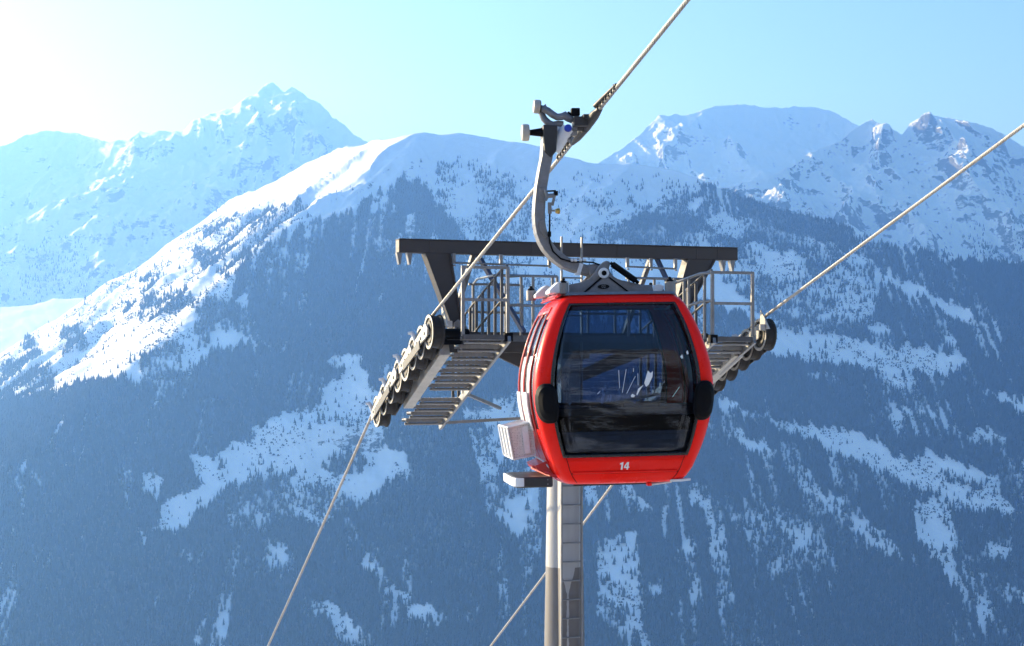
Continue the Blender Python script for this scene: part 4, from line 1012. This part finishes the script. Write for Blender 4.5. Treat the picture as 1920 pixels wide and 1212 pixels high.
# roof boxes with black vents
for (x0, x1, y) in ((-0.80, -0.575, -0.55), (-0.84, -0.66, 0.45)):
    mb = MB(); mb.prism([(x0, 0.95), (x1, 0.958), (x1, 1.085), (x1 - 0.05, 1.10), (x0 + 0.10, 1.08), (x0, 0.99)], 'u', y - 0.10, y + 0.28); GP(mb, "roof_box", M['white'], None, 0.012)
for x, y, z in ((-0.635, -0.62, 1.00), (0.585, -0.62, 1.0), (-0.86, 0.62, 0.98), (0.60, 0.62, 1.0)):
    v = empty("vent_cap", (0, 0, -GB), (0, 0, 0), gon)
    mb = MB(); mb.lathe([(-0.05, 0.058), (0.068, 0.058), (0.068, 0)], (x, y, z), (0, 0, 1), 18, None, False); GP(mb, "vent_pipe", M['galv'], v)
    mb = MB(); mb.lathe([(0.07, 0.0), (0.07, 0.045), (0.085, 0.045), (0.10, 0.02), (0.12, 0.018), (0.125, 0.0)], (x, y, z), (0, 0, 1), 12); GP(mb, "knob", M['black'], v)
mb = MB(); mb.prism([(0.42, 0.955), (0.50, 0.955), (0.53, 1.02), (0.47, 1.045), (0.40, 1.03)], 'u', -0.60, -0.50); GP(mb, "roof_bracket", M['white'], None, 0.008)
# carrier casting on the roof: front and rear cheek plates
outl = [(-0.71, 0.956), (-0.678, 1.018), (-0.60, 1.045), (-0.491, 1.074), (-0.42, 1.085), (-0.366, 1.10), (-0.31, 1.122), (-0.266, 1.156), (-0.232, 1.195), (-0.202, 1.236), (-0.18, 1.27), (-0.151, 1.298), (-0.12, 1.325), (-0.088, 1.335), (-0.05, 1.325), (-0.039, 1.305), (-0.062, 1.25), (-0.05, 1.205), (-0.005, 1.151), (0.04, 1.125), (0.082, 1.109), (0.194, 1.085), (0.28, 1.062), (0.362, 1.05), (0.537, 1.045), (0.58, 0.994), (0.591, 0.956)]
car = empty("roof_carrier", (0, 0, -GB), (0, 0, 0), gon)
for ya, yb in ((-0.32, -0.24), (0.24, 0.32)):
    mb = MB(); mb.prism(outl, 'u', ya, yb); GP(mb, "cheek_plate", M['cast'], car, 0.012)
mb = MB(); mb.prism([(-0.36, 0.957), (0.16, 0.957), (-0.105, 1.17)], 'u', -0.345, -0.315); GP(mb, "gusset", M['cast'], car, 0.010)
mb = MB(); mb.beam((-0.37, -0.335, 0.962), (-0.15, -0.335, 1.145), 0.04, 0.016); mb.beam((-0.065, -0.335, 1.14), (0.165, -0.335, 0.962), 0.04, 0.016); GP(mb, "rib_shadow_joint", M['black'], car)
mb = MB(); mb.lathe([(0.0, 0.0), (0.0, 0.05), (0.012, 0.05), (0.012, 0.0)], (-0.134, -0.345, 1.035), (0, -1, 0), 16)
for v_ in range(len(mb.v)): x, y, z = mb.v[v_]; mb.v[v_] = (-0.134 + (x + 0.134) * 1.35, y, 1.035 + (z - 1.035) * 0.55)
pl = GP(mb, "maker_plate", M['black'], car)
tp = text_mesh("02", 0.05, "plate_number", M['galv'], pl, (-0.134, -0.358, 1.035), 0, 0.0, 0.001)
mb = MB(); mb.lathe([(-0.36, 0.0), (-0.36, 0.030), (-0.375, 0.030), (-0.375, 0.055), (-0.36, 0.062), (-0.33, 0.062), (0.33, 0.062), (0.36, 0.055), (0.36, 0)], (-0.128, 0, 1.19), (0, 1, 0), 22, [0, 0, 1, 1, 1, 0, 0, 0]); GP(mb, "pivot_pin", [M['black'], M['white']], car)
mb = MB(); mb.tube([(-0.03, -0.36, 1.292), (0.24, -0.36, 1.098)], 0.036, 10); mb.tube([(-0.05, -0.36, 1.31), (-0.03, -0.36, 1.292)], 0.02, 8); mb.tube([(0.24, -0.36, 1.098), (0.27, -0.34, 1.075)], 0.02, 8); GP(mb, "damper", M['black'], car)

# hanger arm
hp = [(-0.689, 2.90), (-0.71, 2.756), (-0.727, 2.57), (-0.765, 2.40), (-0.80, 2.22), (-0.822, 2.05), (-0.833, 1.90), (-0.829, 1.79), (-0.812, 1.69), (-0.783, 1.605), (-0.74, 1.525), (-0.686, 1.455), (-0.62, 1.393), (-0.539, 1.336), (-0.44, 1.292), (-0.328, 1.255), (-0.22, 1.225), (-0.12, 1.195)]
hang = empty("hanger_arm", (0, 0, -GB), (0, 0, 0), gon)
mb = MB(); W = [0.068] + [0.063] * 9 + [0.064] * 4 + [0.06, 0.056, 0.052, 0.05]; L_, R_ = [], []
for i, p in enumerate(hp):
    a = Vector(hp[max(i - 1, 0)]); b = Vector(hp[min(i + 1, len(hp) - 1)]); t = (b - a).normalized(); nrm = Vector((-t.y, t.x)); L_.append(Vector(p) + nrm * W[i]); R_.append(Vector(p) - nrm * W[i])
vs = []; 
for i in range(len(hp)):
    for q, u in ((L_[i], -0.15), (R_[i], -0.15), (R_[i], 0.13), (L_[i], 0.13)): vs.append((q.x, u, q.y))
fs = [(0, 1, 2, 3), tuple(range(len(vs) - 4, len(vs)))[::-1]]
for i in range(len(hp) - 1):
    for k in range(4): fs.append((4 * i + k, 4 * i + (k + 1) % 4, 4 * i + 4 + (k + 1) % 4, 4 * i + 4 + k))
mb.add(vs, fs); GP(mb, "arm_beam", M['cast'], hang, 0.012)
mb = MB(); mb.prism([(-0.775, 2.93), (-0.605, 2.92), (-0.625, 2.62), (-0.69, 2.545), (-0.765, 2.62)], 'u', -0.172, 0.15); GP(mb, "head_block", M['castdark'], hang, 0.014)
mb = MB(); mb.prism([(-0.30, 1.30), (-0.20, 1.31), (-0.07, 1.26), (-0.05, 1.16), (-0.14, 1.12), (-0.26, 1.18)], 'u', -0.19, 0.17); GP(mb, "eye_block", M['cast'], hang, 0.015)
mb = MB()
mb.prism([(-0.83, 2.20), (-0.76, 2.20), (-0.745, 2.05), (-0.785, 2.04), (-0.83, 2.05)], 'u', -0.172, -0.15); mb.prism([(-0.845, 1.82), (-0.785, 1.825), (-0.735, 1.635), (-0.775, 1.615), (-0.83, 1.70)], 'u', -0.172, -0.15)
for x, z in ((-0.80, 2.17), (-0.80, 2.08), (-0.82, 1.79), (-0.80, 1.70)): mb.lathe([(0, 0.016), (0.018, 0.016), (0.018, 0)], (x, -0.17, z), (0, -1, 0), 8)
GP(mb, "bracket_plate", M['galv'], hang, 0.004)
mb = MB(); mb.tube([(-0.76, -0.19, 2.10), (-0.66, -0.19, 2.105)], 0.026, 8); mb.tube([(-0.75, -0.19, 2.155), (-0.645, -0.19, 2.16)], 0.010, 6, 1); mb.box((-0.645, -0.19, 2.13), (0.045, 0.05, 0.05), 1)
mb.beam((-0.655, -0.19, 2.12), (-0.69, -0.19, 1.99), 0.03, 0.03); mb.box((-0.72, -0.19, 1.96), (0.04, 0.03, 0.13)); mb.beam((-0.70, -0.19, 1.93), (-0.66, -0.19, 1.93), 0.02, 0.02); mb.tube([(-0.77, -0.2, 2.17), (-0.745, -0.2, 2.09), (-0.77, -0.2, 2.05)], 0.02, 6)
GP(mb, "release_lever", [M['galv'], M['black']], hang)
mb = MB(); mb.lathe([(-0.03, 0.0), (-0.03, 0.022), (0, 0.034), (0.02, 0.034), (0.03, 0.0)], (-0.625, -0.19, 1.925), (1, 0, 0), 10); GP(mb, "brass_knob", M['brass'], hang)
mb = MB(); mb.tube([(-0.72, -0.19, 1.90), (-0.725, -0.19, 1.75), (-0.73, -0.19, 1.63), (-0.725, -0.185, 1.56), (-0.69, -0.18, 1.46), (-0.60, -0.175, 1.375), (-0.48, -0.175, 1.338), (-0.366, -0.175, 1.335), (-0.23, -0.2, 1.325), (-0.15, -0.24, 1.29)], 0.0105, 6); mb.tube([(-0.728, -0.19, 1.69), (-0.73, -0.19, 1.63)], 0.022, 8); GP(mb, "release_cable", M['black'], hang)
mb = MB(); mb.beam((-0.358, -0.172, 1.315), (-0.395, -0.172, 1.205), 0.012, 0.045); mb.box((-0.405, -0.172, 1.195), (0.07, 0.012, 0.03)); 
for x in (-0.47, -0.43, -0.37, -0.32): mb.lathe([(-0.015, 0.018), (0.015, 0.018)], (x, -0.18, 1.355), (1, 0, 0), 8)
GP(mb, "cable_clip", M['white'], hang)

# grip on the rope
grip = empty("rope_grip", (0, 0, -GB), (0, 0, 0), gon)
mb = MB(); mb.lathe([(-0.048, 0.0), (-0.048, 0.05), (-0.042, 0.088), (-0.03, 0.098), (0.03, 0.098), (0.04, 0.09), (0.04, 0.0)], (-0.97, -0.06, 2.852), (1, 0.02, 0), 24, None, False); GP(mb, "guide_roller", M['roller'], grip, 0.005)
mb = MB(); mb.lathe([(-0.075, 0.0), (-0.075, 0.035), (-0.07, 0.072), (-0.055, 0.08), (0.0, 0.08), (0.01, 0.07), (0.01, 0.0)], (-0.79, 0.0, 3.16), (1, 0.02, -0.08), 22, [0, 0, 0, 0, 1, 1]); GP(mb, "guide_roller", [M['roller'], M['black']], grip, 0.004)
mb = MB(); mb.tube([(-0.935, -0.06, 2.852), (-0.91, -0.06, 2.852), (-0.76, -0.06, 2.855)], [0.030, 0.034, 0.054], 14); GP(mb, "roller_axle", M['black'], grip)
mb = MB(); mb.tube([(-0.79, 0.0, 3.155), (-0.75, -0.02, 3.135), (-0.70, -0.05, 3.105), (-0.65, -0.07, 3.06), (-0.60, -0.08, 3.03), (-0.545, -0.09, 3.03), (-0.51, -0.09, 3.045), (-0.47, -0.09, 3.015), (-0.41, -0.09, 2.985), (-0.36, -0.08, 2.98)], [0.03, 0.04, 0.042, 0.042, 0.04, 0.042, 0.05, 0.045, 0.038, 0.035], 10)
GP(mb, "upper_lever", M['cast'], grip)
mb = MB(); mb.tube([(-0.775, 0.02, 3.11), (-0.74, 0.0, 3.02), (-0.69, -0.02, 2.965), (-0.64, -0.03, 2.945), (-0.58, -0.04, 2.955), (-0.52, -0.05, 2.95)], [0.034, 0.04, 0.042, 0.04, 0.04, 0.035], 10); mb.tube([(-0.765, -0.02, 3.13), (-0.72, -0.02, 3.175), (-0.715, -0.02, 3.14)], 0.018, 8); GP(mb, "lower_lever", M['cast'], grip)
mb = MB(); mb.box((-0.385, -0.09, 3.082), (0.10, 0.10, 0.088)); mb.beam((-0.435, -0.08, 3.075), (-0.50, -0.06, 3.005), 0.06, 0.06); GP(mb, "sensor_box", M['black'], grip, 0.008)
mb = MB(); mb.tube([(-0.64, -0.02, 2.655), (-0.47, -0.09, 2.90)], [0.085, 0.075], 18); mb.tube([(-0.62, 0.0, 2.93), (-0.55, -0.02, 2.86)], 0.06, 10); GP(mb, "spring_housing", M['white'], grip)
mb = MB(); mb.lathe([(0.0, 0.046), (0.03, 0.04), (0.035, 0.0)], (-0.485, -0.17, 2.885), (0, -1, 0.1), 14); GP(mb, "blue_cap", M['bluecap'], grip)
mb = MB(); mb.lathe([(-0.035, 0.0), (-0.035, 0.07), (-0.03, 0.085), (0.03, 0.085), (0.035, 0.07), (0.035, 0.0)], (-0.345, -0.10, 2.945), (1, 0.1, 0), 18); mb.lathe([(-0.03, 0.0), (-0.03, 0.05), (0.03, 0.055), (0.03, 0)], (-0.285, -0.08, 2.90), (1, 0.1, 0), 12); GP(mb, "running_wheel", M['castdark'], grip)
# jaw and comb following the rope, which drops away down the line

def on_rope(yw):
    """point of the left rope at world depth yw, in the gondola's own axes"""
    P_ = np.array([list(p) for p in rope_points(-1)]); x = np.interp(yw, P_[:, 1], P_[:, 0]); z = np.interp(yw, P_[:, 1], P_[:, 2])
    v = Vector((x, yw, z)) - gon.location
    v = gon.rotation_euler.to_matrix().transposed() @ v
    return v + Vector((0, 0, GB))
mb = MB(); a, b = on_rope(19.45), on_rope(20.3)
mb.tube([a, a.lerp(b, .18), a.lerp(b, .5), a.lerp(b, .82), b], [0.034, 0.058, 0.066, 0.056, 0.034], 10)
c = a.lerp(b, .45); mb.box(c + Vector((-0.09, -0.02, 0.02)), (0.16, 0.22, 0.11)); mb.box(c + Vector((-0.02, 0.0, 0.07)), (0.10, 0.34, 0.05))
GP(mb, "clamp_jaw", M['castdark'], grip, 0.006)
mb = MB(); a2, b2 = on_rope(18.95), on_rope(19.5); up_ = Vector((-0.03, 0, 0.05))
mb.tube([a2 + up_ * 0.55, b2 + up_ * 1.1], [0.016, 0.03], 8)
for k in range(7):
    q = a2.lerp(b2, (k + 0.5) / 7); mb.box(q + up_ * 0.35, (0.05, 0.028, 0.06))
a3, b3 = on_rope(20.25), on_rope(20.75); mb.tube([a3 + up_ * 1.0, b3 + up_ * 0.6], [0.028, 0.016], 8)
for k in range(6):
    q = a3.lerp(b3, (k + 0.5) / 6); mb.box(q + up_ * 0.35, (0.05, 0.028, 0.06))
GP(mb, "rope_guide_comb", M['castdark'], grip)
mb = MB(); mb.tube([(-0.50, -0.08, 2.80), (-0.44, -0.08, 2.74), (-0.42, -0.08, 2.80)], [0.03, 0.035, 0.02], 8); mb.box((-0.42, -0.08, 2.84), (0.10, 0.08, 0.06)); mb.box((-0.40, -0.12, 2.92), (0.06, 0.08, 0.10)); GP(mb, "jaw_link", M['galv'], grip, 0.004)

M['brown_band'] = mat("brown_reflection_band", (0.16, 0.115, 0.08), 0.5, 0, 0.5, 5, 0, stretch=(1, 1, 8))  # brown of the band mirrored in the front glass, as surface colour
M['panel'] = mat("grey_reflection_band", (0.20, 0.22, 0.25), 0.5, 0, 0.3, 4)  # grey of the bands mirrored in the front glass, as surface colour
# interior: benches at both ends, lining, grab pole
mb = MB(); mb.box((0, 0, -1.16), (1.25, 1.3, 0.03)); GP(mb, "cabin_floor", M['inner'])
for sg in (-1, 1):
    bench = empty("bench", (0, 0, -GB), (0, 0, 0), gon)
    for k in range(4):
        x = (k - 1.5) * 0.40
        mb = MB(); mb.box((x, sg * 0.60, -0.71), (0.38, 0.36, 0.07)); GP(mb, "seat_pad", M['seat'], bench, 0.02)
        mb = MB(); mb.box((x, sg * 0.765, -0.48), (0.38, 0.05, 0.34)); GP(mb, "seat_back", M['seat'], bench, 0.02)
    mb = MB(); mb.box((0, sg * 0.805, -0.525), (1.66, 0.016, 0.17)); GP(mb, "black_reflection_strip", M['black'], bench, 0.004)  # black band of the window reflection, built as a strip
    mb = MB(); mb.box((0, sg * 0.805, -0.395), (1.66, 0.03, 0.085)); GP(mb, "brown_reflection_strip", M['brown_band'], bench, 0.01)  # brown band of the window reflection, built as a strip behind the glass
    mb = MB(); mb.box((0, sg * 0.79, -0.77), (1.55, 0.012, 0.30)); mb.box((0, sg * 0.80, -0.735), (1.50, 0.014, 0.04), 1); mb.box((0, sg * 0.80, -0.655), (1.5, 0.012, 0.014), 1); GP(mb, "grey_reflection_panel", [M['panel'], M['galv']], bench)  # grey reflected bands and their pale lines, built as panel strips
mb = MB(); mb.box((0, 0, 0.88), (1.15, 1.35, 0.03)); GP(mb, "ceiling_lining", M['inner'])
mb = MB()
for sg in (-1, 1): mb.tube([(0.62 * sg, -0.5, 0.80), (0.66 * sg, 0.0, 0.78), (0.62 * sg, 0.5, 0.80)], 0.015, 6)
GP(mb, "grab_rail", M['galv'])
# torn sticker remains and scratches on the front pane
def on_front(x, z, lift=0.006):
    a_ = smooth_interp(z, AZ); fa = a_ * 0.85; b_ = smooth_interp(z, BZ); q = x / fa
    return Vector((x, -b_ - 0.035 * (1 - q * q) - lift, z))
mb = MB()
shapes = [[(0.20, -0.08), (0.245, 0.06), (0.275, 0.03), (0.30, 0.055), (0.295, -0.01), (0.25, -0.10), (0.22, -0.12)], [(0.11, -0.20), (0.13, -0.14), (0.19, -0.10), (0.16, -0.14), (0.115, -0.215)], [(0.045, -0.215), (0.065, -0.195), (0.095, -0.215), (0.08, -0.235), (0.05, -0.232)], [(0.62, 0.21), (0.645, 0.235), (0.655, 0.19), (0.635, 0.185)], [(0.69, 0.26), (0.71, 0.28), (0.72, 0.24), (0.70, 0.23)]]
for sh in shapes: mb.add([on_front(x, z, 0.004) for x, z in sh], [tuple(range(len(sh)))])
for (x0, z0), (x1, z1) in (((-0.05, -0.18), (0.0, 0.08)), ((-0.08, -0.13), (-0.085, 0.07)), ((0.0, -0.19), (0.10, 0.0)), ((0.13, 0.03), (0.13, -0.1)), ((0.08, 0.05), (0.082, 0.09)), ((-0.33, -0.19), (-0.30, -0.16)), ((0.52, -0.24), (0.60, -0.13))):
    mb.beam(on_front(x0, z0), on_front(x1, z1), 0.004, 0.004)
GP(mb, "sticker_residue", M['num'])
